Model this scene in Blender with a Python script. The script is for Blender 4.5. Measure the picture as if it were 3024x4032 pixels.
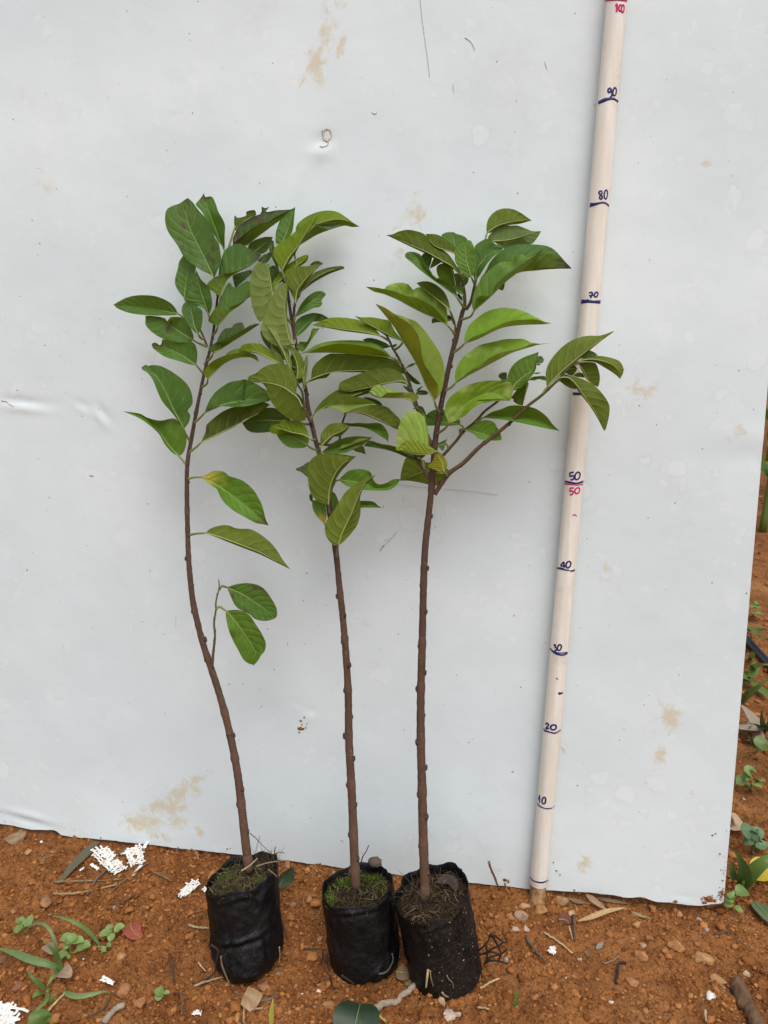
import bpy, math, random
import numpy as np

for o in list(bpy.data.objects):
    bpy.data.objects.remove(o)
scn = bpy.context.scene
COL = scn.collection
random.seed(7)
RNG = np.random.default_rng(11)

# ------------------------------------------------------------------ camera
FPX = 3030.0                      # focal length in photograph pixels (3024 x 4032)
PITCH = math.radians(13.0)
CAM = np.array([0.0, 0.0, 0.698])
cam_data = bpy.data.cameras.new("camera")
cam_data.sensor_fit = 'VERTICAL'
cam_data.sensor_height = 36.0
cam_data.sensor_width = 27.0
cam_data.lens = 36.0 * FPX / 4032.0
cam_data.clip_start = 0.02
cam_data.clip_end = 500.0
cam = bpy.data.objects.new("camera", cam_data)
cam.location = CAM
cam.rotation_euler = (math.radians(90) - PITCH, 0, 0)
COL.objects.link(cam)
scn.camera = cam

# ------------------------------------------------------------------ sky and sun (overcast)
SUN_EL, SUN_AZ = math.radians(60), math.radians(164)   # azimuth clockwise from +Y
world = bpy.data.worlds.new("World")
scn.world = world
world.use_nodes = True
wn, wl = world.node_tree.nodes, world.node_tree.links
wn.clear()
sky = wn.new('ShaderNodeTexSky')
sky.sky_type = 'NISHITA'
sky.sun_disc = False
sky.sun_elevation = SUN_EL
sky.sun_rotation = SUN_AZ
sky.dust_density = 3.0
sky.air_density = 1.0
hsv = wn.new('ShaderNodeHueSaturation')
hsv.inputs['Saturation'].default_value = 0.50
bg = wn.new('ShaderNodeBackground')
bg.inputs['Strength'].default_value = 0.15
wo = wn.new('ShaderNodeOutputWorld')
wl.new(sky.outputs[0], hsv.inputs['Color'])
wl.new(hsv.outputs[0], bg.inputs['Color'])
wl.new(bg.outputs[0], wo.inputs['Surface'])

sun_data = bpy.data.lights.new("sun", 'SUN')
sun_data.energy = 1.5
sun_data.angle = math.radians(40)
sun_data.color = (1.0, 0.985, 0.965)
sun = bpy.data.objects.new("sun", sun_data)
sdir = np.array([math.cos(SUN_EL) * math.sin(SUN_AZ), math.cos(SUN_EL) * math.cos(SUN_AZ), math.sin(SUN_EL)])
sun.location = sdir * 5
from mathutils import Vector, Matrix
sun.rotation_euler = Vector(-sdir).to_track_quat('-Z', 'Y').to_euler()
COL.objects.link(sun)

scn.view_settings.view_transform = 'Standard'
scn.view_settings.look = 'None'
scn.view_settings.exposure = 0.17
scn.view_settings.gamma = 1.0
scn.view_settings.use_curve_mapping = False
scn.render.engine = 'CYCLES'
scn.cycles.max_bounces = 5
scn.cycles.diffuse_bounces = 3
scn.cycles.glossy_bounces = 2
scn.cycles.transmission_bounces = 3
scn.cycles.transparent_max_bounces = 8

# ------------------------------------------------------------------ pixel to world helpers
RV = np.array([1.0, 0, 0])
FV = np.array([0, math.cos(PITCH), -math.sin(PITCH)])
UV = np.array([0, math.sin(PITCH), math.cos(PITCH)])


def rays(px):
    px = np.atleast_2d(np.asarray(px, float))
    return ((px[:, :1] - 1512) / FPX) * RV + FV - ((px[:, 1:2] - 2016) / FPX) * UV


# pole fitted from its centimetre marks
POLE0 = np.array([0.19287169, 0.83131859, 0.03476308])     # the zero mark
POLED = np.array([0.04477938, 0.05103861, 0.99769227])
POLED /= np.linalg.norm(POLED)
POLER = 0.0107
BT = np.array([0.986, -0.166, 0.0]); BT /= np.linalg.norm(BT)   # along the board's lower edge
BN = np.cross(BT, POLED); BN /= np.linalg.norm(BN)
if BN[1] > 0: BN = -BN                                          # faces the camera
BW = np.cross(BN, BT); BW /= np.linalg.norm(BW)
if BW[2] < 0: BW = -BW
BQ = POLE0 - BN * (POLER + 0.0012)


def bpt(px, d=0.0):
    """pixels -> points in the plane lying d metres in front of the board"""
    r = rays(px)
    d = np.broadcast_to(np.asarray(d, float), (len(r),))
    k = ((BQ - CAM) @ BN + d) / (r @ BN)
    return CAM + r * k[:, None]


def zpt(px, z=0.0):
    r = rays(px)
    k = (np.asarray(z) - CAM[2]) / r[:, 2]
    return CAM + r * np.reshape(k, (-1, 1))


def polept(px):
    """pixels -> points on the pole's surface"""
    r = rays(px)
    r = r / np.linalg.norm(r, axis=1)[:, None]
    w = CAM - POLE0
    rp = r - (r @ POLED)[:, None] * POLED
    wp = w - (w @ POLED) * POLED
    a = (rp * rp).sum(1); b = 2 * (rp @ wp); c = wp @ wp - POLER ** 2
    disc = np.maximum(b * b - 4 * a * c, 0)
    k = (-b - np.sqrt(disc)) / (2 * a)
    return CAM + r * k[:, None]


# ------------------------------------------------------------------ noise
def _hash(ix, iy, iz, seed):
    h = (ix.astype(np.int64) * 374761393 + iy.astype(np.int64) * 668265263 + iz.astype(np.int64) * 1274126177 + seed * 1442695041) & 0xFFFFFFFF
    h = ((h ^ (h >> 13)) * 1274126177) & 0xFFFFFFFF
    h = (h ^ (h >> 16)) & 0xFFFFFFFF
    return h.astype(np.float64) / 4294967295.0


def vnoise(x, y, z=0.0, seed=0):
    x, y, z = np.broadcast_arrays(np.asarray(x, float), np.asarray(y, float), np.asarray(z, float))
    ix, iy, iz = np.floor(x), np.floor(y), np.floor(z)
    fx, fy, fz = x - ix, y - iy, z - iz
    fx = fx * fx * (3 - 2 * fx); fy = fy * fy * (3 - 2 * fy); fz = fz * fz * (3 - 2 * fz)
    ix, iy, iz = ix.astype(np.int64), iy.astype(np.int64), iz.astype(np.int64)
    out = 0
    for dx in (0, 1):
        for dy in (0, 1):
            for dz in (0, 1):
                w = (fx if dx else 1 - fx) * (fy if dy else 1 - fy) * (fz if dz else 1 - fz)
                out = out + w * _hash(ix + dx, iy + dy, iz + dz, seed)
    return out * 2 - 1


def fbm(x, y, z=0.0, oct=4, seed=0, gain=0.5):
    a, s, n = 1.0, 0.0, 0.0
    x, y, z = np.asarray(x, float), np.asarray(y, float), np.asarray(z, float)
    for i in range(oct):
        s = s + a * vnoise(x * 2 ** i, y * 2 ** i, z * 2 ** i, seed + i * 17)
        n += a; a *= gain
    return s / n


def sstep(a, b, x):
    t = np.clip((x - a) / (b - a), 0, 1)
    return t * t * (3 - 2 * t)


def catmull(P, n, closed=False):
    P = np.asarray(P, float)
    if len(P) == 2:
        t = np.linspace(0, 1, n)[:, None]
        return P[0] * (1 - t) + P[1] * t
    if closed:
        Q = np.vstack([P[-1], P, P[0], P[1]]); segs = len(P)
    else:
        Q = np.vstack([2 * P[0] - P[1], P, 2 * P[-1] - P[-2]]); segs = len(P) - 1
    dense = []
    m = 14
    for i in range(segs):
        p0, p1, p2, p3 = Q[i], Q[i + 1], Q[i + 2], Q[i + 3]
        t = np.linspace(0, 1, m, endpoint=False)[:, None]
        dense.append(0.5 * (2 * p1 + (p2 - p0) * t + (2 * p0 - 5 * p1 + 4 * p2 - p3) * t ** 2 + (-p0 + 3 * p1 - 3 * p2 + p3) * t ** 3))
    dense.append((P[0] if closed else P[-1])[None])
    D = np.vstack(dense)
    s = np.r_[0, np.cumsum(np.linalg.norm(np.diff(D, axis=0), axis=1))]
    s /= max(s[-1], 1e-9)
    t = np.linspace(0, 1, n)
    return np.stack([np.interp(t, s, D[:, k]) for k in range(D.shape[1])], 1)


# ------------------------------------------------------------------ mesh helpers
def new_mesh(name, verts, faces, smooth=True):
    me = bpy.data.meshes.new(name)
    verts = np.asarray(verts, float)
    if isinstance(faces, np.ndarray) and faces.ndim == 2:
        nf, k = faces.shape
        me.vertices.add(len(verts)); me.vertices.foreach_set('co', verts.astype(np.float32).ravel())
        me.loops.add(nf * k); me.loops.foreach_set('vertex_index', faces.astype(np.int32).ravel())
        me.polygons.add(nf)
        me.polygons.foreach_set('loop_start', np.arange(0, nf * k, k, dtype=np.int32))
        me.polygons.foreach_set('loop_total', np.full(nf, k, dtype=np.int32))
        me.update(calc_edges=True)
    else:
        me.from_pydata([tuple(v) for v in verts], [], [tuple(int(i) for i in f) for f in faces])
        me.update()
    if smooth:
        me.polygons.foreach_set('use_smooth', np.ones(len(me.polygons), dtype=bool))
    return me


def obj(name, me, mat, parent=None, loc=None):
    o = bpy.data.objects.new(name, me)
    if mat is not None and me is not None and len(me.materials) == 0:
        me.materials.append(mat)
    COL.objects.link(o)
    if parent is not None:
        o.parent = parent
    if loc is not None:
        o.location = loc
    return o


def tag(o, label, cat, group=None):
    o['label'] = label; o['category'] = cat
    if group: o['group'] = group
    return o


def thing_mesh(name, verts, faces, mat, label, cat, group=None, smooth=True, attrs=None):
    """a top-level thing made of one mesh, its origin at the middle of its base"""
    verts = np.asarray(verts, float)
    org = np.array([verts[:, 0].mean(), verts[:, 1].mean(), verts[:, 2].min()])
    me = new_mesh(name, verts - org, faces, smooth)
    for k, v in (attrs or {}).items():
        point_attr(me, k, v)
    return tag(obj(name, me, mat, loc=org), label, cat, group)


def empty(name, loc, label, cat, group=None):
    o = bpy.data.objects.new(name, None)
    o.empty_display_size = 0.02
    COL.objects.link(o)
    o.location = loc
    return tag(o, label, cat, group)


def structure(o):
    o['kind'] = 'structure'
    return o


def point_attr(me, name, vals):
    vals = np.asarray(vals, float)
    if vals.ndim == 1:
        a = me.attributes.new(name, 'FLOAT', 'POINT')
        a.data.foreach_set('value', vals.astype(np.float32))
    else:
        if vals.shape[1] == 3:
            vals = np.c_[vals, np.ones(len(vals))]
        a = me.attributes.new(name, 'FLOAT_COLOR', 'POINT')
        a.data.foreach_set('color', vals.astype(np.float32).ravel())


def grid_faces(nu, nv, flip=False, wrap=False):
    """vertices index i*nv + j; i over nu, j over nv"""
    i = np.arange(nu - 1)[:, None]
    j = np.arange(nv if wrap else nv - 1)[None, :]
    j2 = (j + 1) % nv
    a = i * nv + j; b = i * nv + j2; c = (i + 1) * nv + j2; d = (i + 1) * nv + j
    F = np.stack([a, b, c, d], -1).reshape(-1, 4)
    return F[:, ::-1].copy() if flip else F


def tube(P, R, n=8, caps=True, jitter=0.0):
    """points, radii -> verts, faces (list)"""
    P = np.asarray(P, float)
    R = np.broadcast_to(np.asarray(R, float), (len(P),))
    T = np.gradient(P, axis=0)
    T /= np.maximum(np.linalg.norm(T, axis=1)[:, None], 1e-9)
    ref = np.array([0, 0, 1.0]) if abs(T[0][2]) < 0.9 else np.array([0, 1.0, 0])
    V = []
    N = np.cross(T[0], ref); N /= np.linalg.norm(N)
    ang = np.linspace(0, 2 * math.pi, n, endpoint=False)
    for i in range(len(P)):
        N = N - (N @ T[i]) * T[i]; N /= max(np.linalg.norm(N), 1e-9)
        B = np.cross(T[i], N)
        rr = R[i] * (1 + jitter * (np.random.rand(n) - 0.5)) if jitter else R[i]
        V.append(P[i] + (np.cos(ang) * rr)[:, None] * N + (np.sin(ang) * rr)[:, None] * B)
    V = np.vstack(V)
    F = [list(f) for f in grid_faces(len(P), n, wrap=True)]
    if caps:
        F.append(list(range(n))[::-1])
        F.append([(len(P) - 1) * n + k for k in range(n)])
    return V, F


class Soup:
    """collects verts and faces of one mesh"""
    def __init__(s):
        s.v, s.f, s.n, s.c = [], [], 0, []

    def add(s, V, F, col=None):
        V = np.asarray(V, float)
        s.v.append(V)
        n = s.n
        s.f.extend([[int(k) + n for k in f] for f in F])
        s.n += len(V)
        s.c.append(np.tile(np.asarray(col if col is not None else (1, 1, 1), float), (len(V), 1)) if np.ndim(col) < 2 else np.asarray(col, float))
        return s

    def V(s): return np.vstack(s.v)
    def C(s): return np.vstack(s.c)


# ------------------------------------------------------------------ node helpers
def material(name):
    m = bpy.data.materials.new(name)
    m.use_nodes = True
    nt = m.node_tree
    nt.nodes.clear()
    out = nt.nodes.new('ShaderNodeOutputMaterial')
    return m, nt, out


class NT:
    def __init__(s, nt): s.nt = nt

    def node(s, t, **kw):
        n = s.nt.nodes.new(t)
        for k, v in kw.items():
            if k.startswith('i_'):
                n.inputs[k[2:]].default_value = v
            else:
                setattr(n, k, v)
        return n

    def link(s, a, b): s.nt.links.new(a, b)

    def _in(s, sock, v):
        if hasattr(v, 'is_output'): s.nt.links.new(v, sock)
        else: sock.default_value = v

    def m(s, op, a, b=0.0, c=0.0, clamp=False):
        n = s.node('ShaderNodeMath', operation=op)
        n.use_clamp = clamp
        s._in(n.inputs[0], a); s._in(n.inputs[1], b); s._in(n.inputs[2], c)
        return n.outputs[0]

    def mix(s, f, a, b, blend='MIX'):
        n = s.node('ShaderNodeMix', data_type='RGBA', blend_type=blend)
        s._in(n.inputs[0], f)
        for sock, v in ((n.inputs[6], a), (n.inputs[7], b)):
            if hasattr(v, 'is_output'): s.nt.links.new(v, sock)
            else: sock.default_value = (v[0], v[1], v[2], 1)
        return n.outputs[2]

    def noise(s, vec, scale, detail=3.0, rough=0.55, dist=0.0):
        n = s.node('ShaderNodeTexNoise')
        n.inputs['Scale'].default_value = scale
        n.inputs['Detail'].default_value = detail
        n.inputs['Roughness'].default_value = rough
        n.inputs['Distortion'].default_value = dist
        if vec is not None: s.link(vec, n.inputs['Vector'])
        return n.outputs[0]

    def ramp(s, f, lo, hi):
        n = s.node('ShaderNodeMapRange')
        n.interpolation_type = 'SMOOTHSTEP'
        s._in(n.inputs[0], f)
        n.inputs[1].default_value = lo; n.inputs[2].default_value = hi
        return n.outputs[0]

    def attr(s, name, kind='GEOMETRY'):
        n = s.node('ShaderNodeAttribute'); n.attribute_name = name; n.attribute_type = kind
        return n

    def bump(s, h, strength, dist):
        n = s.node('ShaderNodeBump')
        n.inputs['Strength'].default_value = strength
        n.inputs['Distance'].default_value = dist
        s.link(h, n.inputs['Height'])
        return n.outputs[0]

    def princ(s, col, rough, normal=None, spec=0.5, **kw):
        n = s.node('ShaderNodeBsdfPrincipled')
        if hasattr(col, 'is_output'): s.link(col, n.inputs['Base Color'])
        else: n.inputs['Base Color'].default_value = (*col, 1)
        s._in(n.inputs['Roughness'], rough)
        n.inputs['Specular IOR Level'].default_value = spec
        for k, v in kw.items():
            s._in(n.inputs[k], v)
        if normal is not None: s.link(normal, n.inputs['Normal'])
        return n

    def pos(s): return s.node('ShaderNodeNewGeometry').outputs['Position']
    def objco(s): return s.node('ShaderNodeTexCoord').outputs['Object']
# ------------------------------------------------------------------ materials
def mat_soil():
    m, nt, out = material('red_soil'); N = NT(nt)
    p = N.pos()
    big = N.noise(p, 6, 3); mid = N.noise(p, 28, 4, 0.6); fine = N.noise(p, 160, 4, 0.65)
    grit = N.noise(p, 520, 2, 0.6)
    c = N.mix(N.ramp(mid, 0.3, 0.72), (0.200, 0.072, 0.019), (0.355, 0.142, 0.042))
    c = N.mix(N.m('MULTIPLY', N.ramp(big, 0.5, 0.72), 0.75), c, (0.46, 0.215, 0.080))
    c = N.mix(N.m('MULTIPLY', N.ramp(fine, 0.50, 0.66), 0.75), c, (0.085, 0.028, 0.008))
    c = N.mix(N.m('MULTIPLY', N.ramp(grit, 0.58, 0.70), 0.6), c, (0.52, 0.26, 0.10))
    h = N.m('ADD', N.m('MULTIPLY', fine, 1.0), N.m('MULTIPLY', grit, 0.45))
    b = N.bump(h, 1.0, 0.006)
    s = N.princ(c, 0.9, b, 0.2)
    N.link(s.outputs[0], out.inputs[0]); return m


def mat_vcol(name, rough=0.85, spec=0.25, nscale=300, amt=0.35, bump=0.5, bdist=0.001, trans=0.0):
    """colour from the mesh's own pigment attribute with procedural grain on top"""
    m, nt, out = material(name); N = NT(nt)
    a = N.attr('pigment').outputs['Color']
    n1 = N.noise(N.pos(), nscale, 4, 0.6)
    k = N.m('ADD', N.m('MULTIPLY', N.m('SUBTRACT', n1, 0.5), amt * 2.4), 1.0)
    c = N.node('ShaderNodeVectorMath', operation='SCALE')
    N.link(a, c.inputs[0]); N.link(k, c.inputs['Scale'])
    s = N.princ(c.outputs[0], rough, N.bump(n1, bump, bdist), spec)
    if trans > 0:
        t = N.node('ShaderNodeBsdfTranslucent'); N.link(c.outputs[0], t.inputs['Color'])
        x = N.node('ShaderNodeMixShader'); x.inputs[0].default_value = trans
        N.link(s.outputs[0], x.inputs[1]); N.link(t.outputs[0], x.inputs[2])
        N.link(x.outputs[0], out.inputs[0])
    else:
        N.link(s.outputs[0], out.inputs[0])
    return m


def mat_leaf():
    m, nt, out = material('leaf_blade'); N = NT(nt)
    uvn = N.node('ShaderNodeUVMap'); uvn.uv_map = 'UVMap'
    sep = N.node('ShaderNodeSeparateXYZ'); N.link(uvn.outputs[0], sep.inputs[0])
    u = N.m('SUBTRACT', N.m('MULTIPLY', sep.outputs[0], 2.0), 1.0); v = sep.outputs[1]
    au = N.m('ABSOLUTE', u)
    # secondary veins leave the midrib and bend towards the tip
    ph = N.m('SUBTRACT', N.m('MULTIPLY', v, 8.0), N.m('MULTIPLY', N.m('POWER', au, 1.3), 1.7))
    wob = N.m('MULTIPLY', N.m('SUBTRACT', N.noise(N.pos(), 45, 3), 0.5), 0.75)
    side = N.m('MULTIPLY', N.m('SIGN', u), 0.23)
    fr = N.m('FRACT', N.m('ADD', N.m('ADD', ph, wob), N.m('ADD', side, 3.0)))
    dv = N.m('ABSOLUTE', N.m('SUBTRACT', fr, 0.5))                # 0 at the vein
    brk = N.m('ADD', 0.35, N.m('MULTIPLY', N.ramp(N.noise(N.pos(), 38, 2), 0.36, 0.62), 0.65))
    vein = N.m('SUBTRACT', 1.0, N.ramp(dv, 0.012, 0.060))
    vein = N.m('MULTIPLY', N.m('MULTIPLY', vein, brk), N.m('SUBTRACT', 1.0, N.ramp(au, 0.62, 0.92)))
    quilt = N.m('MULTIPLY', N.ramp(dv, 0.0, 0.32), brk)
    midw = N.m('ADD', 0.012, N.m('MULTIPLY', N.m('SUBTRACT', 1.0, v), 0.022))
    mid = N.m('SUBTRACT', 1.0, N.ramp(N.m('DIVIDE', au, midw), 0.5, 1.6))
    up = N.attr('up').outputs['Color']; dn = N.attr('dn').outputs['Color']
    geo = N.node('ShaderNodeNewGeometry')
    n1 = N.noise(N.pos(), 30, 5, 0.62); n2 = N.noise(N.pos(), 240, 3, 0.6)
    var = N.m('ADD', 0.50, N.m('ADD', N.m('MULTIPLY', n1, 0.78), N.m('MULTIPLY', n2, 0.22)))
    upv = N.node('ShaderNodeVectorMath', operation='SCALE'); N.link(up, upv.inputs[0]); N.link(var, upv.inputs['Scale'])
    dnv = N.node('ShaderNodeVectorMath', operation='SCALE'); N.link(dn, dnv.inputs[0]); N.link(var, dnv.inputs['Scale'])
    cu = N.mix(N.m('MULTIPLY', vein, 0.42), upv.outputs[0], (0.26, 0.36, 0.10))
    cu = N.mix(N.m('MULTIPLY', mid, 0.62), cu, (0.30, 0.38, 0.09))
    # insect freckles, scars and pale mining trails
    spots = N.ramp(N.noise(N.pos(), 130, 3, 0.75), 0.70, 0.75)
    cu = N.mix(N.m('MULTIPLY', spots, 0.7), cu, (0.07, 0.045, 0.02))
    pale = N.ramp(N.noise(N.pos(), 85, 5, 0.75), 0.60, 0.72)
    cu = N.mix(N.m('MULTIPLY', pale, 0.26), cu, (0.26, 0.36, 0.12))
    cd = N.mix(N.m('MULTIPLY', vein, 0.55), dnv.outputs[0], (0.30, 0.34, 0.075))
    cd = N.mix(N.m('MULTIPLY', mid, 0.75), cd, (0.33, 0.37, 0.08))
    cd = N.mix(N.m('MULTIPLY', spots, 0.35), cd, (0.07, 0.05, 0.02))
    col = N.mix(geo.outputs['Backfacing'], cu, cd)
    rough = N.m('ADD', 0.42, N.m('ADD', N.m('MULTIPLY', geo.outputs['Backfacing'], 0.18), N.m('MULTIPLY', n1, 0.2)))
    h = N.m('ADD', N.m('MULTIPLY', quilt, 0.40), N.m('ADD', N.m('MULTIPLY', mid, -0.5), N.m('ADD', N.m('MULTIPLY', n1, 0.9), N.m('MULTIPLY', n2, 0.12))))
    b = N.bump(h, 0.7, 0.0016)
    s = N.princ(col, rough, b, 0.26)
    tcol = N.mix(0.4, dn, (0.26, 0.36, 0.0))
    tcol = N.mix(N.m('MULTIPLY', vein, 0.25), tcol, (0.10, 0.12, 0.01))
    t = N.node('ShaderNodeBsdfTranslucent'); N.link(tcol, t.inputs['Color']); N.link(b, t.inputs['Normal'])
    x = N.node('ShaderNodeMixShader'); x.inputs[0].default_value = 0.28
    N.link(s.outputs[0], x.inputs[1]); N.link(t.outputs[0], x.inputs[2])
    N.link(x.outputs[0], out.inputs[0])
    return m


def mat_bark():
    m, nt, out = material('young_bark'); N = NT(nt)
    a = N.attr('pigment').outputs['Color']
    mp = N.node('ShaderNodeMapping'); N.link(N.pos(), mp.inputs[0]); mp.inputs['Scale'].default_value = (1, 1, 0.22)
    f = N.noise(mp.outputs[0], 480, 4, 0.7); g = N.noise(N.pos(), 60, 4)
    sp = N.ramp(N.noise(N.pos(), 340, 3), 0.60, 0.70)
    k = N.m('ADD', 0.38, N.m('ADD', N.m('MULTIPLY', f, 0.75), N.m('MULTIPLY', g, 0.5)))
    c = N.node('ShaderNodeVectorMath', operation='SCALE'); N.link(a, c.inputs[0]); N.link(k, c.inputs['Scale'])
    col = N.mix(N.m('MULTIPLY', sp, 0.5), c.outputs[0], (0.22, 0.17, 0.13))
    s = N.princ(col, 0.72, N.bump(f, 1.0, 0.002), 0.2)
    N.link(s.outputs[0], out.inputs[0]); return m


def mat_board():
    m, nt, out = material('white_coated_sheet'); N = NT(nt)
    p = N.objco()
    base = N.mix(N.ramp(N.noise(p, 3.5, 4), 0.35, 0.7), (0.66, 0.728, 0.738), (0.735, 0.80, 0.80))
    # dried drip marks: pale blots with a faint dirty rim, in two sizes
    c = base
    nz = N.node('ShaderNodeTexNoise'); nz.inputs['Scale'].default_value = 38; nz.inputs['Detail'].default_value = 4
    N.link(p, nz.inputs['Vector'])
    sc = N.node('ShaderNodeVectorMath', operation='SCALE'); sc.inputs['Scale'].default_value = 0.034
    N.link(nz.outputs['Color'], sc.inputs[0])
    wv = N.node('ShaderNodeVectorMath', operation='ADD'); N.link(p, wv.inputs[0]); N.link(sc.outputs[0], wv.inputs[1])
    inside = None
    for scale, amt, lo in ((30, 0.24, 0.30), (62, 0.20, 0.22), (105, 0.16, 0.25)):
        vo = N.node('ShaderNodeTexVoronoi'); vo.feature = 'F1'
        N.link(wv.outputs[0], vo.inputs['Vector']); vo.inputs['Scale'].default_value = scale
        sepc = N.node('ShaderNodeSeparateColor'); N.link(vo.outputs['Color'], sepc.inputs[0])
        dd = N.m('SUBTRACT', vo.outputs['Distance'], N.m('MULTIPLY', sepc.outputs[0], 0.50))
        ins = N.m('SUBTRACT', 1.0, N.ramp(dd, -0.10, 0.02))
        ring = N.m('SUBTRACT', 1.0, N.ramp(N.m('ABSOLUTE', dd), 0.0, 0.07))
        use = N.m('MULTIPLY', N.ramp(sepc.outputs[1], lo, lo + 0.5), N.ramp(N.noise(p, 4 + scale * .03, 2), 0.36, 0.62))
        c = N.mix(N.m('MULTIPLY', N.m('MULTIPLY', ins, use), amt), c, (0.85, 0.88, 0.87))
        c = N.mix(N.m('MULTIPLY', N.m('MULTIPLY', ring, use), amt * 0.55), c, (0.46, 0.46, 0.42))
        if inside is None: inside = ins
    # grime
    c = N.mix(N.m('MULTIPLY', N.ramp(N.noise(p, 9, 5, 0.65), 0.55, 0.8), 0.30), c, (0.56, 0.575, 0.56))
    # specks
    sp = N.ramp(N.noise(p, 210, 1.5, 0.4), 0.775, 0.80)
    c = N.mix(N.m('MULTIPLY', sp, 0.75), c, (0.11, 0.09, 0.07))
    # tea-coloured stains and red mud splashes where the sheet got dirty
    st = N.attr('stain').outputs['Fac']; mu = N.attr('mud').outputs['Fac']
    sn = N.noise(p, 75, 6, 0.72, 0.6)
    stm = N.ramp(N.m('ADD', N.m('MULTIPLY', st, 0.62), N.m('MULTIPLY', N.m('SUBTRACT', sn, 0.5), 1.5)), 0.25, 0.58)
    stm = N.m('MULTIPLY', stm, N.ramp(st, 0.02, 0.35))
    c = N.mix(N.m('MULTIPLY', stm, 0.60), c, (0.60, 0.48, 0.26))
    mn = N.noise(p, 330, 4, 0.7)
    mm = N.ramp(N.m('ADD', N.m('MULTIPLY', mu, 0.62), N.m('MULTIPLY', N.m('SUBTRACT', mn, 0.5), 1.5)), 0.42, 0.52)
    mm = N.m('MULTIPLY', mm, N.ramp(mu, 0.03, 0.3))
    c = N.mix(mm, c, (0.26, 0.095, 0.035))
    h = N.m('ADD', N.m('MULTIPLY', N.noise(p, 14, 3), 1.0), N.m('ADD', N.m('MULTIPLY', inside, 0.03), N.m('MULTIPLY', mm, 0.3)))
    b = N.bump(h, 0.35, 0.004)
    r = N.m('ADD', 0.42, N.m('MULTIPLY', N.noise(p, 20, 3), 0.2))
    s = N.princ(c, r, b, 0.35)
    N.link(s.outputs[0], out.inputs[0]); return m


def mat_pvc():
    m, nt, out = material('ivory_pipe'); N = NT(nt)
    p = N.objco()
    mp = N.node('ShaderNodeMapping'); N.link(p, mp.inputs[0]); mp.inputs['Scale'].default_value = (1, 1, 0.05)
    st = N.noise(mp.outputs[0], 160, 4, 0.6); gr = N.noise(p, 26, 5, 0.65)
    c = N.mix(N.ramp(st, 0.35, 0.7), (0.74, 0.68, 0.575), (0.82, 0.785, 0.70))
    c = N.mix(N.m('MULTIPLY', N.ramp(gr, 0.56, 0.78), 0.4), c, (0.46, 0.39, 0.29))
    sp = N.ramp(N.noise(p, 260, 2), 0.76, 0.79)
    c = N.mix(N.m('MULTIPLY', sp, 0.6), c, (0.22, 0.15, 0.10))
    # soil rubbed onto the foot
    sz = N.node('ShaderNodeSeparateXYZ'); N.link(p, sz.inputs[0])
    low = N.m('SUBTRACT', 1.0, N.ramp(sz.outputs[2], 0.0, 0.09))
    c = N.mix(N.m('MULTIPLY', N.m('MULTIPLY', low, N.ramp(gr, 0.4, 0.62)), 0.5), c, (0.34, 0.17, 0.075))
    s = N.princ(c, N.m('ADD', 0.34, N.m('MULTIPLY', gr, 0.2)), N.bump(st, 0.2, 0.0006), 0.45)
    N.link(s.outputs[0], out.inputs[0]); return m


def mat_plain(name, col, rough=0.6, spec=0.4, nscale=200, amt=0.25, bump=0.3, bdist=0.001, metallic=0):
    m, nt, out = material(name); N = NT(nt)
    n = N.noise(N.pos(), nscale, 4, 0.6)
    lo = tuple(c * (1 - amt) for c in col); hi = tuple(min(1, c * (1 + amt)) for c in col)
    c = N.mix(N.ramp(n, 0.3, 0.7), lo, hi)
    s = N.princ(c, rough, N.bump(n, bump, bdist), spec)
    N.link(s.outputs[0], out.inputs[0]); return m


def mat_film():
    m, nt, out = material('black_polythene'); N = NT(nt)
    p = N.pos()
    a = N.noise(p, 38, 5, 0.65); d = N.noise(p, 420, 3, 0.6); sp = N.noise(p, 330, 2, 0.5)
    c = N.mix(N.ramp(a, 0.42, 0.75), (0.003, 0.003, 0.0034), (0.008, 0.0072, 0.0066))
    dirt = N.attr('dirt').outputs['Fac']
    dm = N.ramp(N.m('ADD', N.m('MULTIPLY', dirt, 0.45), N.m('MULTIPLY', N.m('SUBTRACT', d, 0.5), 1.2)), 0.30, 0.5)
    dm = N.m('MULTIPLY', dm, N.ramp(dirt, 0.05, 0.4))
    c = N.mix(N.m('MULTIPLY', dm, 0.16), c, (0.085, 0.05, 0.03))
    fl = N.m('MULTIPLY', N.ramp(sp, 0.69, 0.72), N.ramp(dirt, 0.5, 0.9))
    c = N.mix(fl, c, (0.42, 0.36, 0.24))
    r = N.m('ADD', 0.30, N.m('MULTIPLY', a, 0.35))
    r = N.m('ADD', r, N.m('MULTIPLY', dm, 0.35), 0.0, True)
    s = N.princ(c, r, N.bump(N.m('ADD', N.noise(p, 90, 3), N.m('MULTIPLY', d, 0.15)), 0.8, 0.003), 0.28)
    N.link(s.outputs[0], out.inputs[0]); return m


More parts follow.
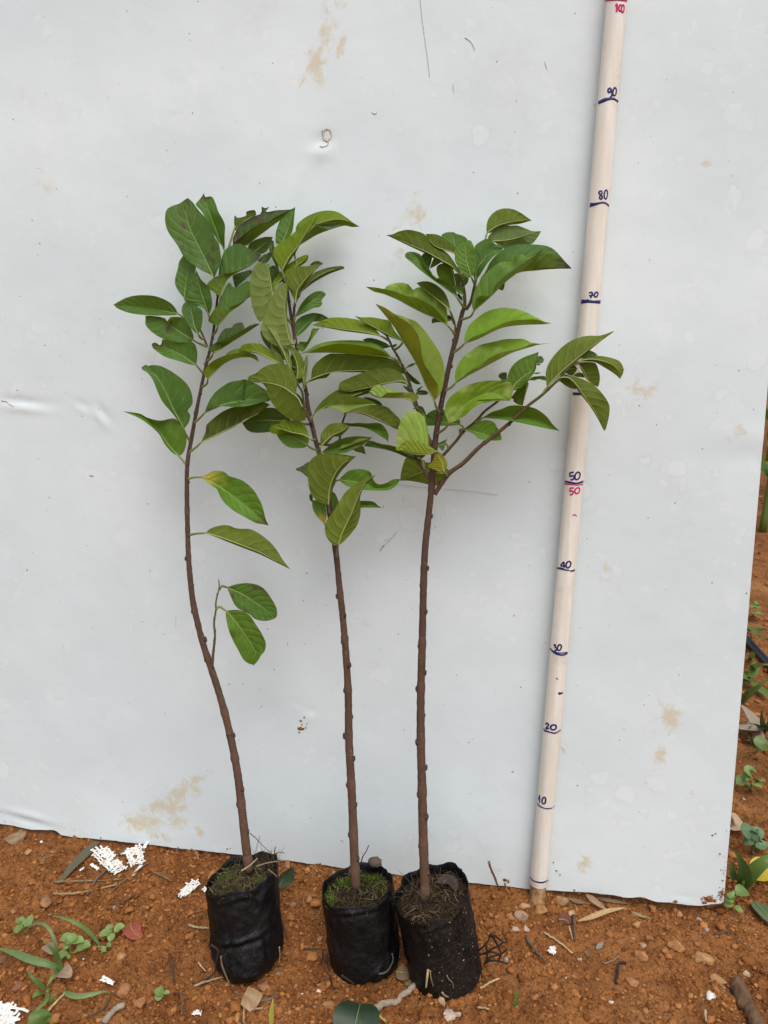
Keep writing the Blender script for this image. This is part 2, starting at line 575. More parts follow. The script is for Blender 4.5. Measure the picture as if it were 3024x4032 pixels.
M = dict(
    soil=mat_soil(), clod=mat_vcol('soil_clod', 0.92, 0.18, 420, 0.42, 0.9, 0.0012),
    stone=mat_vcol('field_stone', 0.85, 0.25, 160, 0.4, 0.9, 0.0016),
    straw=mat_vcol('dry_plant', 0.72, 0.25, 380, 0.38, 0.5, 0.0006, 0.08),
    green=mat_vcol('weed_green', 0.45, 0.4, 240, 0.22, 0.3, 0.0005, 0.22),
    petiole=mat_vcol('petiole_green', 0.5, 0.35, 300, 0.25, 0.3, 0.0004),
    leaf=mat_leaf(), bark=mat_bark(), board=mat_board(), pipe=mat_pvc(), film=mat_film(),
    potsoil=mat_vcol('potting_soil', 0.95, 0.15, 380, 0.6, 1.0, 0.002),
    moss=mat_vcol('moss', 0.8, 0.2, 400, 0.35, 0.4, 0.0006, 0.15),
    ink=mat_plain('blue_marker_ink', (0.012, 0.010, 0.115), 0.4, 0.5, 500, 0.35, 0.1),
    pink=mat_plain('magenta_marker_ink', (0.52, 0.012, 0.14), 0.45, 0.4, 500, 0.3, 0.1),
    peg=mat_plain('muddy_wood', (0.36, 0.21, 0.10), 0.8, 0.2, 120, 0.55, 0.8, 0.002),
    sack=mat_plain('white_woven_plastic', (0.80, 0.77, 0.71), 0.5, 0.4, 300, 0.12, 0.3),
    hose=mat_plain('black_hose_plastic', (0.018, 0.019, 0.023), 0.38, 0.5, 120, 0.4, 0.2),
    scratch=mat_plain('grey_scratch', (0.50, 0.49, 0.48), 0.7, 0.3, 300, 0.4, 0.3),
    core=mat_plain('torn_foam_core', (0.62, 0.55, 0.43), 0.9, 0.1, 400, 0.3, 0.8),
)
# ------------------------------------------------------------------ ground
def board_s(x, y):
    """distance in front of the board's lower edge line (positive towards the camera) on the ground"""
    nh = np.array([BN[0], BN[1]]); nh = nh / np.linalg.norm(nh)
    q = BQ - BW * (BQ[2] / BW[2])
    return (x - q[0]) * nh[0] + (y - q[1]) * nh[1]


def ground_base(x, y):
    s = board_s(x, y)
    near = np.exp(-(s / 0.055) ** 2)
    z = 0.0035 * near
    z = z + 0.008 * fbm(x * 5, y * 5, 0, 3, 3) * sstep(0.0, 0.10, np.abs(s) + 0.02)
    # the soil sinks a little below the right part of the board, and is heaped at its far corners
    z = z - 0.010 * np.exp(-((x - 0.33) / 0.085) ** 2 - ((s - 0.004) / 0.03) ** 2)
    z = z + 0.010 * np.exp(-((x - 0.425) / 0.03) ** 2 - ((s - 0.0) / 0.03) ** 2)
    z = z + 0.003 * np.exp(-((x - 0.185) / 0.035) ** 2 - ((s - 0.02) / 0.03) ** 2)
    far = sstep(1.2, 6.0, y)
    z = z + 0.10 * far * fbm(x * 0.6, y * 0.6, 3.3, 3, 9)
    return z


def worley(x, y, seed):
    ix, iy = np.floor(x).astype(np.int64), np.floor(y).astype(np.int64)
    f1 = np.full(x.shape, 9.0); f2 = np.full(x.shape, 9.0); hid = np.zeros(x.shape)
    z = np.zeros_like(ix)
    for dx in (-1, 0, 1):
        for dy in (-1, 0, 1):
            cx, cy = ix + dx, iy + dy
            px, py = cx + _hash(cx, cy, z, seed), cy + _hash(cx, cy, z, seed + 5)
            d = np.hypot(x - px, y - py)
            h = _hash(cx, cy, z, seed + 9)
            f2 = np.where(d < f1, f1, np.minimum(f2, d))
            hid = np.where(d < f1, h, hid); f1 = np.minimum(f1, d)
    return f1, f2, hid


def ground_z(x, y):
    x = np.asarray(x, float); y = np.asarray(y, float)
    wx = x + 0.010 * fbm(x * 22, y * 22, 1.5, 2, 21); wy = y + 0.010 * fbm(x * 22, y * 22, 7.5, 2, 22)
    lump = fbm(wx * 34, wy * 34, 0, 4, 5, 0.55)
    rough = sstep(-0.45, 0.35, fbm(x * 9, y * 9, 2.2, 2, 31))        # crusted places are smoother
    fine = fbm(wx * 150, wy * 150, 0, 3, 6, 0.6)
    billow = np.abs(fbm(wx * 75, wy * 75, 0, 3, 8))
    d = 0.0055 * lump + (0.35 + 0.65 * rough) * (0.0040 * (0.35 - billow) + 0.0022 * fine)
    if x.ndim == 0: x = x[None]; y = y[None]; wx = np.atleast_1d(wx); wy = np.atleast_1d(wy); d = np.atleast_1d(d)
    rg = np.atleast_1d(rough)
    for sc, amp, sd in ((62.0, 0.0066, 3), (140.0, 0.0052, 7), (300.0, 0.0032, 13)):
        f1, f2, hd = worley(wx * sc, wy * sc, sd)
        d = d + (0.30 + 0.70 * rg) * amp * (hd ** 1.5) * np.clip((f2 - f1) * 2.2, 0, 1)
    return ground_base(x, y) + d


def spaced(lo, hi, step, out_lo, out_hi, grow=1.22, cap=25.0):
    a = list(np.arange(lo, hi + step * 0.5, step))
    s = step
    while a[-1] < out_hi:
        s = min(s * grow, cap); a.append(a[-1] + s)
    s = step; b = []
    v = lo
    while v > out_lo:
        s = min(s * grow, cap); v -= s; b.append(v)
    return np.array(b[::-1] + a)


gx = spaced(-0.66, 0.62, 0.0017, -150, 150)
gy = spaced(0.60, 1.02, 0.0017, -60, 260)
GX, GY = np.meshgrid(gx, gy, indexing='ij')
GZ = np.empty_like(GX)
for i0 in range(0, len(gx), 100):
    GZ[i0:i0 + 100] = ground_z(GX[i0:i0 + 100], GY[i0:i0 + 100])
ground = obj('ground', new_mesh('ground', np.stack([GX, GY, GZ], -1).reshape(-1, 3), grid_faces(len(gx), len(gy), flip=True)), M['soil'])
structure(ground)


def gpt(px, lift=0.0):
    """pixels -> points on the ground"""
    z = np.zeros(len(np.atleast_2d(px)))
    for _ in range(6):
        P = zpt(px, z)
        z = ground_base(P[:, 0], P[:, 1]) + lift
    P[:, 2] = ground_z(P[:, 0], P[:, 1]) + lift
    return P


# icosphere template for crumbs and stones
def ico(sub=1):
    t = (1 + 5 ** 0.5) / 2
    v = np.array([(-1, t, 0), (1, t, 0), (-1, -t, 0), (1, -t, 0), (0, -1, t), (0, 1, t), (0, -1, -t), (0, 1, -t), (t, 0, -1), (t, 0, 1), (-t, 0, -1), (-t, 0, 1)], float)
    f = [(0, 11, 5), (0, 5, 1), (0, 1, 7), (0, 7, 10), (0, 10, 11), (1, 5, 9), (5, 11, 4), (11, 10, 2), (10, 7, 6), (7, 1, 8), (3, 9, 4), (3, 4, 2), (3, 2, 6), (3, 6, 8), (3, 8, 9), (4, 9, 5), (2, 4, 11), (6, 2, 10), (8, 6, 7), (9, 8, 1)]
    v /= np.linalg.norm(v, axis=1)[:, None]
    v = [tuple(a) for a in v]
    for _ in range(sub):
        mid = {}; nf = []
        def mp(a, b):
            k = (min(a, b), max(a, b))
            if k not in mid:
                q = (np.array(v[a]) + np.array(v[b])); q /= np.linalg.norm(q)
                mid[k] = len(v); v.append(tuple(q))
            return mid[k]
        for a, b, c in f:
            x, y, z = mp(a, b), mp(b, c), mp(c, a)
            nf += [(a, x, z), (b, y, x), (c, z, y), (x, y, z)]
        f = nf
    return np.array(v), np.array(f)


ICO0, ICO0F = ico(0)
ICO1, ICO1F = ico(1)
ICO2, ICO2F = ico(2)
SOILCOLS = np.array([(0.34, 0.135, 0.040), (0.27, 0.100, 0.028), (0.17, 0.058, 0.015), (0.40, 0.175, 0.058), (0.30, 0.115, 0.032), (0.36, 0.150, 0.048), (0.22, 0.078, 0.021)])


def rand_rot(n, rng):
    q = rng.normal(size=(n, 4)); q /= np.linalg.norm(q, axis=1)[:, None]
    w, x, y, z = q.T
    return np.stack([np.stack([1 - 2 * (y * y + z * z), 2 * (x * y - z * w), 2 * (x * z + y * w)], -1),
                     np.stack([2 * (x * y + z * w), 1 - 2 * (x * x + z * z), 2 * (y * z - x * w)], -1),
                     np.stack([2 * (x * z - y * w), 2 * (y * z + x * w), 1 - 2 * (x * x + y * y)], -1)], 1)


def crumbs(name, n, region, smin, smax, power, seed, template, cluster=0.5, maxd=None):
    rng = np.random.default_rng(seed)
    T, TF = template
    x0, x1, y0, y1 = region
    X = rng.uniform(x0, x1, n * 3); Y = rng.uniform(y0, y1, n * 3)
    dens = sstep(-0.35, 0.35, fbm(X * 8, Y * 8, 4.4, 3, 41)) * cluster + (1 - cluster)
    keep = rng.random(n * 3) < dens
    X, Y = X[keep][:n], Y[keep][:n]
    n = len(X)
    S = smin * (smax / smin) ** (rng.random(n) ** power)
    Z = ground_z(X, Y)
    Rm = rand_rot(n, rng)
    V = T[None] * (1 + rng.uniform(-0.45, 0.40, (n, len(T)))[..., None])
    V = V * rng.uniform(0.6, 1.2, (n, 1, 3))
    V = np.einsum('nij,nkj->nki', Rm, V)
    V[:, :, 2] *= 0.62
    V = V * (S / 2)[:, None, None] + np.stack([X, Y, Z + S * 0.08], -1)[:, None, :]
    F = (TF[None] + (np.arange(n) * len(T))[:, None, None]).reshape(-1, 3)
    C = SOILCOLS[rng.integers(0, len(SOILCOLS), n)] * rng.uniform(0.8, 1.15, (n, 1))
    gray = rng.random(n) < 0.015
    C[gray] = np.array([0.30, 0.25, 0.20]) * rng.uniform(0.5, 1.2, (gray.sum(), 1))
    white = rng.random(n) < 0.002
    C[white] = np.array([0.72, 0.68, 0.6])
    me = new_mesh(name, V.reshape(-1, 3), F, smooth=False)
    point_attr(me, 'pigment', np.repeat(C, len(T), 0))
    o = obj(name, me, M['clod'])
    o['kind'] = 'stuff'; o['label'] = 'loose crumbs of red soil and grit strewn over the ground'; o['category'] = 'soil crumbs'
    return o


crumbs('soil_crumbs', 30000, (-0.62, 0.60, 0.62, 0.96), 0.0014, 0.008, 2.6, 3, (ICO0, ICO0F), 0.75)
crumbs('soil_clods', 230, (-0.62, 0.60, 0.62, 0.97), 0.008, 0.017, 2.0, 4, (ICO1, ICO1F), 0.7)
crumbs('soil_crumbs', 6000, (0.40, 1.7, 0.80, 3.2), 0.003, 0.020, 2.4, 5, (ICO0, ICO0F), 0.5)

# ------------------------------------------------------------------ white board
def bcoord(px):
    """pixels -> (along, up) coordinates in the board's own plane, origin BQ"""
    P = bpt(px) - BQ
    return np.stack([P @ BT, P @ BW], -1)


low_px = np.array([(-420, 3195), (-150, 3228), (0, 3246), (120, 3268), (215, 3272), (240, 3292), (430, 3312), (800, 3352), (1130, 3391), (1500, 3441), (1760, 3470), (2060, 3502), (2160, 3508), (2350, 3522), (2500, 3537), (2650, 3560), (2760, 3573), (2855, 3560)])
low = bcoord(low_px)
edge = bcoord([(2855, 3560), (2915, 2750), (2968, 2160), (3024, 1560), (3090, 800)])
EK = np.polyfit(edge[:, 1], edge[:, 0], 1)
nbx, nby = 330, 300
TOPV = 1.30
uu = np.linspace(0, 1, nbx); vv = np.linspace(0, 1, nby)
Ug, Vg = np.meshgrid(uu, vv, indexing='ij')
left_u = low[0, 0]
a0 = left_u + (low[-1, 0] - left_u) * uu
lowv = np.interp(a0, low[:, 0], low[:, 1])
lowv = lowv + 0.0012 * fbm(a0 * 60, a0 * 0, 0, 3, 61) + 0.0016 * np.exp(-((a0 - 0.12) / 0.04) ** 2) * np.sin(a0 * 160)
Bv = lowv[:, None] + (TOPV - lowv[:, None]) * Vg
right_u = np.polyval(EK, Bv)
Bu = left_u + (right_u - left_u) * Ug
# gentle buckling of the sheet, dents and creases
wav = 0.0022 * fbm(Bu * 2.6, Bv * 2.6, 0.3, 3, 71) + 0.0006 * fbm(Bu * 14, Bv * 14, 0.7, 2, 73)


def dent(c, ang, la, lb, amp, kind='ridge'):
    cu, cv = bcoord([c])[0]
    du, dv = Bu - cu, Bv - cv
    x = du * math.cos(ang) + dv * math.sin(ang); y = -du * math.sin(ang) + dv * math.cos(ang)
    g = np.exp(-(x / la) ** 2 - (y / lb) ** 2)
    return amp * g * (y / lb if kind == 'fold' else 1.0)


wav = wav + dent((90, 1595), -0.08, 0.03, 0.006, -0.0042, 'fold') + dent((320, 1605), -0.35, 0.010, 0.005, -0.002, 'fold') + dent((400, 1640), -0.85, 0.012, 0.006, -0.003, 'fold')
wav = wav + dent((1265, 575), 0.2, 0.012, 0.010, -0.004, 'fold') + dent((1200, 720), 1.2, 0.06, 0.012, 0.0016, 'fold')
wav = wav + dent((1222, 2815), 0, 0.006, 0.006, -0.002, 'fold') + dent((1165, 2785), 0, 0.004, 0.004, -0.0012, 'fold')
wav = wav + dent((2330, 3530), -0.05, 0.02, 0.005, -0.0015, 'fold') + dent((2700, 3545), -0.05, 0.012, 0.004, -0.0015, 'fold')
wav = wav + dent((2960, 1760), 0.0, 0.05, 0.02, 0.0015, 'fold') + dent((2900, 2300), 1.4, 0.10, 0.02, 0.0012, 'fold')
wav = wav + dent((110, 3225), -0.15, 0.035, 0.006, 0.004, 'fold')
# the sheet must stay clear of the pole that leans on it
BP = BQ + Bu[..., None] * BT + Bv[..., None] * BW + (wav - 0.0022)[..., None] * BN
back = BP - BN * 0.0034
front = BP.reshape(-1, 3); backv = back.reshape(-1, 3)
nb = len(front)
F1 = grid_faces(nbx, nby)
test = front[F1[0]]
if np.cross(test[1] - test[0], test[3] - test[0]) @ BN < 0:
    F1 = F1[:, ::-1]
F2 = F1[:, ::-1] + nb
rim = np.r_[np.arange(0, nbx * nby, nby), np.arange((nbx - 1) * nby, nbx * nby)[1:], (np.arange(nbx - 1, -1, -1) * nby + nby - 1)[1:], np.arange(nby - 1, -1, -1)[1:]]
nr = len(rim)
k3 = np.arange(nr - 1)
F3 = np.stack([2 * nb + k3, 2 * nb + nr + k3, 2 * nb + nr + k3 + 1, 2 * nb + k3 + 1], -1)
Vb = np.vstack([front, backv, front[rim], backv[rim]])
org = np.array([front[:, 0].mean(), front[:, 1].min() + 0.05, front[:, 2].min()])
me = new_mesh('white_board', Vb - org, np.vstack([F1, F2, F3]))
# pigment masks
stain = np.zeros((nbx, nby)); mud = np.zeros((nbx, nby))


def blob(arr, c, rx, ry, ang=0.0, amp=1.0):
    cu, cv = bcoord([c])[0]
    du, dv = (Bu - cu) * 3270, (Bv - cv) * 3270
    x = du * math.cos(ang) + dv * math.sin(ang); y = -du * math.sin(ang) + dv * math.cos(ang)
    np.maximum(arr, amp * np.exp(-((x / rx) ** 2 + (y / ry) ** 2)), out=arr)


for c, rx, ry, an, am in [((1285, 130), 60, 190, -0.25, .75), ((1240, 240), 55, 70, 0, 1.0), ((1345, 170), 18, 85, -0.35, 1.0), ((1260, 310), 26, 70, -0.4, .6), ((1185, 330), 18, 60, -0.3, .6),
                          ((1640, 840), 45, 75, 0, .9), ((1560, 900), 40, 60, 0, .5), ((1565, 1000), 30, 30, 0, .6), ((1540, 1060), 40, 70, 0, .4),
                          ((560, 3240), 120, 70, 0.1, .95), ((650, 3180), 150, 60, 0.2, .95), ((720, 3120), 110, 45, 0.3, .95), ((770, 3070), 90, 30, 0.45, .9), ((690, 3230), 60, 60, 0, .9), ((640, 3300), 60, 30, 0, .8), ((780, 3270), 25, 45, 0.5, .8), ((880, 3190), 60, 30, 0.2, .4),
                          ((2640, 2830), 55, 75, 0.2, 1), ((2600, 2990), 40, 70, 0, .8), ((2310, 3400), 40, 60, -0.4, .9), ((2280, 3360), 45, 30, 0, .6), ((2530, 1530), 70, 60, 0, .6), ((2370, 2260), 90, 60, 0, .5), ((2440, 2330), 60, 40, 0, .5), ((2730, 3130), 30, 30, 0, .7),
                          ((2220, 2960), 12, 25, 0.5, .9), ((1960, 3430), 30, 20, 0, .8), ((1800, 1720), 70, 60, 0, .5), ((1440, 2460), 30, 25, 0, .7), ((1020, 520), 30, 25, 0, .5), ((1010, 700), 22, 22, 0, .6), ((2780, 640), 25, 25, 0, .7), ((150, 700), 120, 90, 0, .35), ((2050, 1880), 90, 70, 0, .35), ((2900, 1700), 70, 50, 0, .6)]:
    blob(stain, c, rx, ry, an, am)
for c, rx, ry, an, am in [((1180, 2868), 16, 12, 0, 1.0), ((1186, 2840), 10, 12, 0, .9), ((1195, 2825), 9, 9, 0, .8), ((1202, 2870), 6, 14, -0.4, .8), ((1240, 2892), 14, 10, 0.9, .5), ((1262, 2890), 6, 16, -0.4, .45),
                          ((890, 3345), 26, 10, 0, .75), ((1990, 3468), 26, 14, 0, .9), ((2290, 3555), 30, 14, 0, .8), ((2200, 3440), 26, 22, 0, .6), ((2270, 3520), 24, 20, 0, .75), ((2535, 3545), 20, 12, 0, .7), ((2660, 3555), 20, 16, 0, .85), ((2790, 3545), 45, 24, 0.1, 1.0), ((2845, 3530), 26, 55, 0.1, .95), ((2852, 3420), 16, 70, 0, .7), ((2860, 3300), 14, 70, 0, .55), ((2805, 3290), 18, 12, 0, .6), ((2835, 3365), 18, 14, 0, .6),
                          ((210, 3278), 90, 12, -0.1, .6), ((520, 3318), 150, 9, -0.1, .5), ((1000, 3375), 160, 8, -0.1, .45), ((1700, 3455), 200, 9, -0.1, .6), ((2450, 3535), 240, 10, -0.1, .5), ((2885, 3000), 9, 200, 0.02, .4), ((2955, 2200), 9, 300, 0.02, .4), ((30, 3240), 50, 10, 0, .6)]:
    blob(mud, c, rx, ry, an, am)
point_attr(me, 'stain', np.r_[stain.ravel(), np.zeros(nb + 2 * nr)])
point_attr(me, 'mud', np.r_[mud.ravel(), np.zeros(nb), np.full(2 * nr, .3)])
board = tag(obj('white_board', me, M['board'], loc=org), 'large stained white sheet board leaning upright behind the saplings', 'board')


def ribbon(pts, nrm, w, thick=0.0002):
    """flat stroke on a surface: centre points, normals, half widths"""
    T = np.gradient(pts, axis=0); T /= np.maximum(np.linalg.norm(T, axis=1)[:, None], 1e-9)
    S = np.cross(nrm, T); S /= np.maximum(np.linalg.norm(S, axis=1)[:, None], 1e-9)
    w = np.broadcast_to(w, (len(pts),))[:, None]
    up = nrm * thick
    rows = np.stack([pts - S * w - up * 0.6, pts - S * w * 0.8 + up, pts + S * w * 0.8 + up, pts + S * w - up * 0.6], 1)
    V = rows.reshape(-1, 3)
    F = [list(f) for f in grid_faces(len(pts), 4)]
    F += [[0, 1, 2, 3], [len(V) - 1, len(V) - 2, len(V) - 3, len(V) - 4]]
    return V, F


def board_surf(px):
    """points on the buckled front face of the board"""
    c = bcoord(px)
    iu = np.clip((c[:, 0] - left_u) / (np.polyval(EK, c[:, 1]) - left_u) * (nbx - 1), 0, nbx - 1.001)
    lv = np.interp(c[:, 0], a0, lowv)
    iv = np.clip((c[:, 1] - lv) / (TOPV - lv) * (nby - 1), 0, nby - 1.001)
    i, j = iu.astype(int), iv.astype(int); fi, fj = iu - i, iv - j
    w = wav[i, j] * (1 - fi) * (1 - fj) + wav[i + 1, j] * fi * (1 - fj) + wav[i, j + 1] * (1 - fi) * fj + wav[i + 1, j + 1] * fi * fj
    return BQ + c[:, :1] * BT + c[:, 1:] * BW + (w - 0.0022)[:, None] * BN


for nm, pts, hw in [('scratch', [(1652, -20), (1660, 60), (1672, 150), (1683, 230), (1691, 298)], 1.5), ('scratch', [(1830, 145), (1850, 158), (1864, 178), (1868, 196)], 1.4),
                    ('scratch', [(1560, 1908), (1650, 1918), (1742, 1926), (1850, 1936), (1960, 1950)], 0.55), ('scratch', [(1785, 330), (1784, 345), (1788, 360)], 1.2),
                    ('scratch', [(1560, 2098), (1535, 2125), (1512, 2148)], 2.0), ('scratch', [(1510, 2150), (1500, 2160), (1494, 2172)], 5.0),
                    ('scratch', [(1130, 2530), (1131, 2545)], 1.6), ('scratch', [(690, 2430), (690, 2470)], 1.2), ('scratch', [(2145, 240), (2155, 272)], 1.0), ('scratch', [(1462, 440), (1474, 446), (1482, 440)], 1.5)]:
    P = board_surf(catmull(pts, 16)) + BN * 0.0004
    V, F = ribbon(P, np.tile(BN, (len(P), 1)), 0.7 * hw / 3270)
    obj(nm, new_mesh(nm, V - org, F), M['scratch'], board)
# torn hole with the foam core showing
P = board_surf(catmull([(1273, 512), (1282, 505), (1297, 508), (1305, 530), (1292, 552), (1276, 545), (1271, 528)], 26, closed=True)[:-1])
cen = P.mean(0)
V = np.vstack([P + BN * 0.0007, cen + (P - cen) * 0.75 + BN * 0.0004, cen + (P - cen) * 0.5 - BN * 0.001 + RNG.normal(0, 0.0004, P.shape)])
F = [list(f) for f in grid_faces(3, 25, wrap=True)] + [list(range(50, 75))]
obj('torn_hole', new_mesh('torn_hole', V - org, F), M['core'], board)
P = board_surf(catmull([(1268, 512), (1271, 530), (1272, 545), (1290, 556), (1288, 570), (1270, 576), (1258, 574)], 20)) + BN * 0.0008
V, F = ribbon(P, np.tile(BN, (20, 1)), np.r_[np.linspace(3.4, 1.0, 14), np.linspace(1, 2.2, 6)] / 3270)
obj('tear', new_mesh('tear', V - org, F), M['scratch'], board)
P = board_surf(catmull([(0, 1578), (18, 1580), (34, 1592), (52, 1600)], 14)) + BN * 0.0006
V, F = ribbon(P, np.tile(BN, (14, 1)), np.linspace(3.4, 1.0, 14) / 3270)
obj('tear', new_mesh('tear', V - org, F), M['core'], board)

# mud flecks splashed on the sheet
for k, (fx_, fy_, sz) in enumerate([(1180, 2870, 11), (1192, 2872, 7), (1184, 2841, 6), (1187, 2857, 4), (1196, 2827, 4), (1176, 2885, 4), (1202, 2868, 4), (1207, 2852, 3), (1990, 3468, 9), (2002, 3476, 5), (893, 3345, 4), (905, 3342, 3), (2280, 3520, 7), (2262, 3506, 4), (2300, 3540, 5), (2662, 3553, 8), (2535, 3540, 5), (2790, 3540, 13), (2772, 3556, 9), (2812, 3548, 11), (2842, 3515, 7), (2848, 3470, 4), (2836, 3365, 4), (2806, 3291, 4), (2818, 3284, 3), (2190, 3430, 4), (2206, 3446, 3), (2180, 3398, 3), (395, 3302, 4), (700, 3338, 3)]):
    c_ = board_surf([(fx_, fy_)])[0] + BN * 0.0003
    a_ = np.linspace(0, 2 * np.pi, 11, endpoint=False)
    rr_ = sz / 3270 * (1 + 0.45 * np.sin(a_ * 2 + k) * np.cos(a_ * 3 + 2 * k))
    ring_ = c_ + np.outer(np.cos(a_) * rr_, BT) + np.outer(np.sin(a_) * rr_ * .75, BW)
    V = np.vstack([ring_, c_ + (ring_ - c_) * .55 + BN * 0.0009, [c_ + BN * 0.0012]])
    F = [list(f) for f in grid_faces(2, 11, wrap=True)] + [[11 + q, 11 + (q + 1) % 11, 22] for q in range(11)]
    obj('mud_fleck', new_mesh('mud_fleck', V - org, F), M['soil'], board)

# ------------------------------------------------------------------ measuring pole
pole = empty('measuring_pole', POLE0 - POLED * 0.036, 'ivory plastic pole marked in tens of centimetres, leaning on the white board', 'measuring pole')
PO = np.array(pole.location)
na = 40
hs = np.r_[-0.004, np.linspace(-0.003, 1.12, 90), 1.1205]
u1 = np.cross(POLED, [0, 1, 0]); u1 /= np.linalg.norm(u1); u2 = np.cross(POLED, u1)
ang = np.linspace(0, 2 * math.pi, na, endpoint=False)
V = []
for k, h in enumerate(hs):
    r = POLER * (0.985 if k in (0, len(hs) - 1) else 1.0)
    c = POLE0 + POLED * h
    V.append(c + (np.cos(ang) * r)[:, None] * u1 + (np.sin(ang) * r)[:, None] * u2)
V.append(POLE0 + POLED * hs[-1] + 0.82 * ((np.cos(ang) * POLER)[:, None] * u1 + (np.sin(ang) * POLER)[:, None] * u2))
V.append(POLE0 + POLED * (hs[-1] - 0.1) + 0.82 * ((np.cos(ang) * POLER)[:, None] * u1 + (np.sin(ang) * POLER)[:, None] * u2))
V = np.vstack(V)
F = [list(f) for f in grid_faces(len(hs) + 2, na, wrap=True)] + [list(range(na))]
obj('pipe', new_mesh('pipe', V - PO, F), M['pipe'], pole)
# wooden peg under it, muddy
hs = np.linspace(-0.060, 0.0, 12)
V = np.vstack([POLE0 + POLED * h + (np.cos(ang) * (POLER * 0.90 + 0.0005 * fbm(np.cos(ang) * 3, np.sin(ang) * 3, h * 80, 2, 5)))[:, None] * u1
               + (np.sin(ang) * (POLER * 0.90 + 0.0005 * fbm(np.cos(ang) * 3, np.sin(ang) * 3, h * 80 + 9, 2, 5)))[:, None] * u2 for h in hs])
obj('peg', new_mesh('peg', V - PO, [list(f) for f in grid_faces(12, na, wrap=True)] + [list(range(na))[::-1]]), M['peg'], pole)


def zz(reg, pts):
    ox, oy, s = {'P1': (2250, 0, 300 / 737), 'P2': (2150, 850, 350 / 619), 'P3': (2100, 1700, 250 / 553), 'P4': (2050, 2600, 250 / 553)}[reg]
    return np.array([(ox + x * s, oy + y * s) for x, y in pts])


def stroke(sp, reg, pts, w, closed=False, n=22):
    px = catmull(zz(reg, pts), n, closed)
    P = polept(px)
    ax = P - POLE0; ax = ax - (ax @ POLED)[:, None] * POLED
    nr = ax / np.linalg.norm(ax, axis=1)[:, None]
    w = np.asarray(w, float)
    if w.ndim: w = np.interp(np.linspace(0, 1, n), np.linspace(0, 1, len(w)), w) * 0.8
    V, F = ribbon(P + nr * 0.00022, nr, w * 1.45 / 2 / 3250, 0.00015)
    sp.add(V, F)


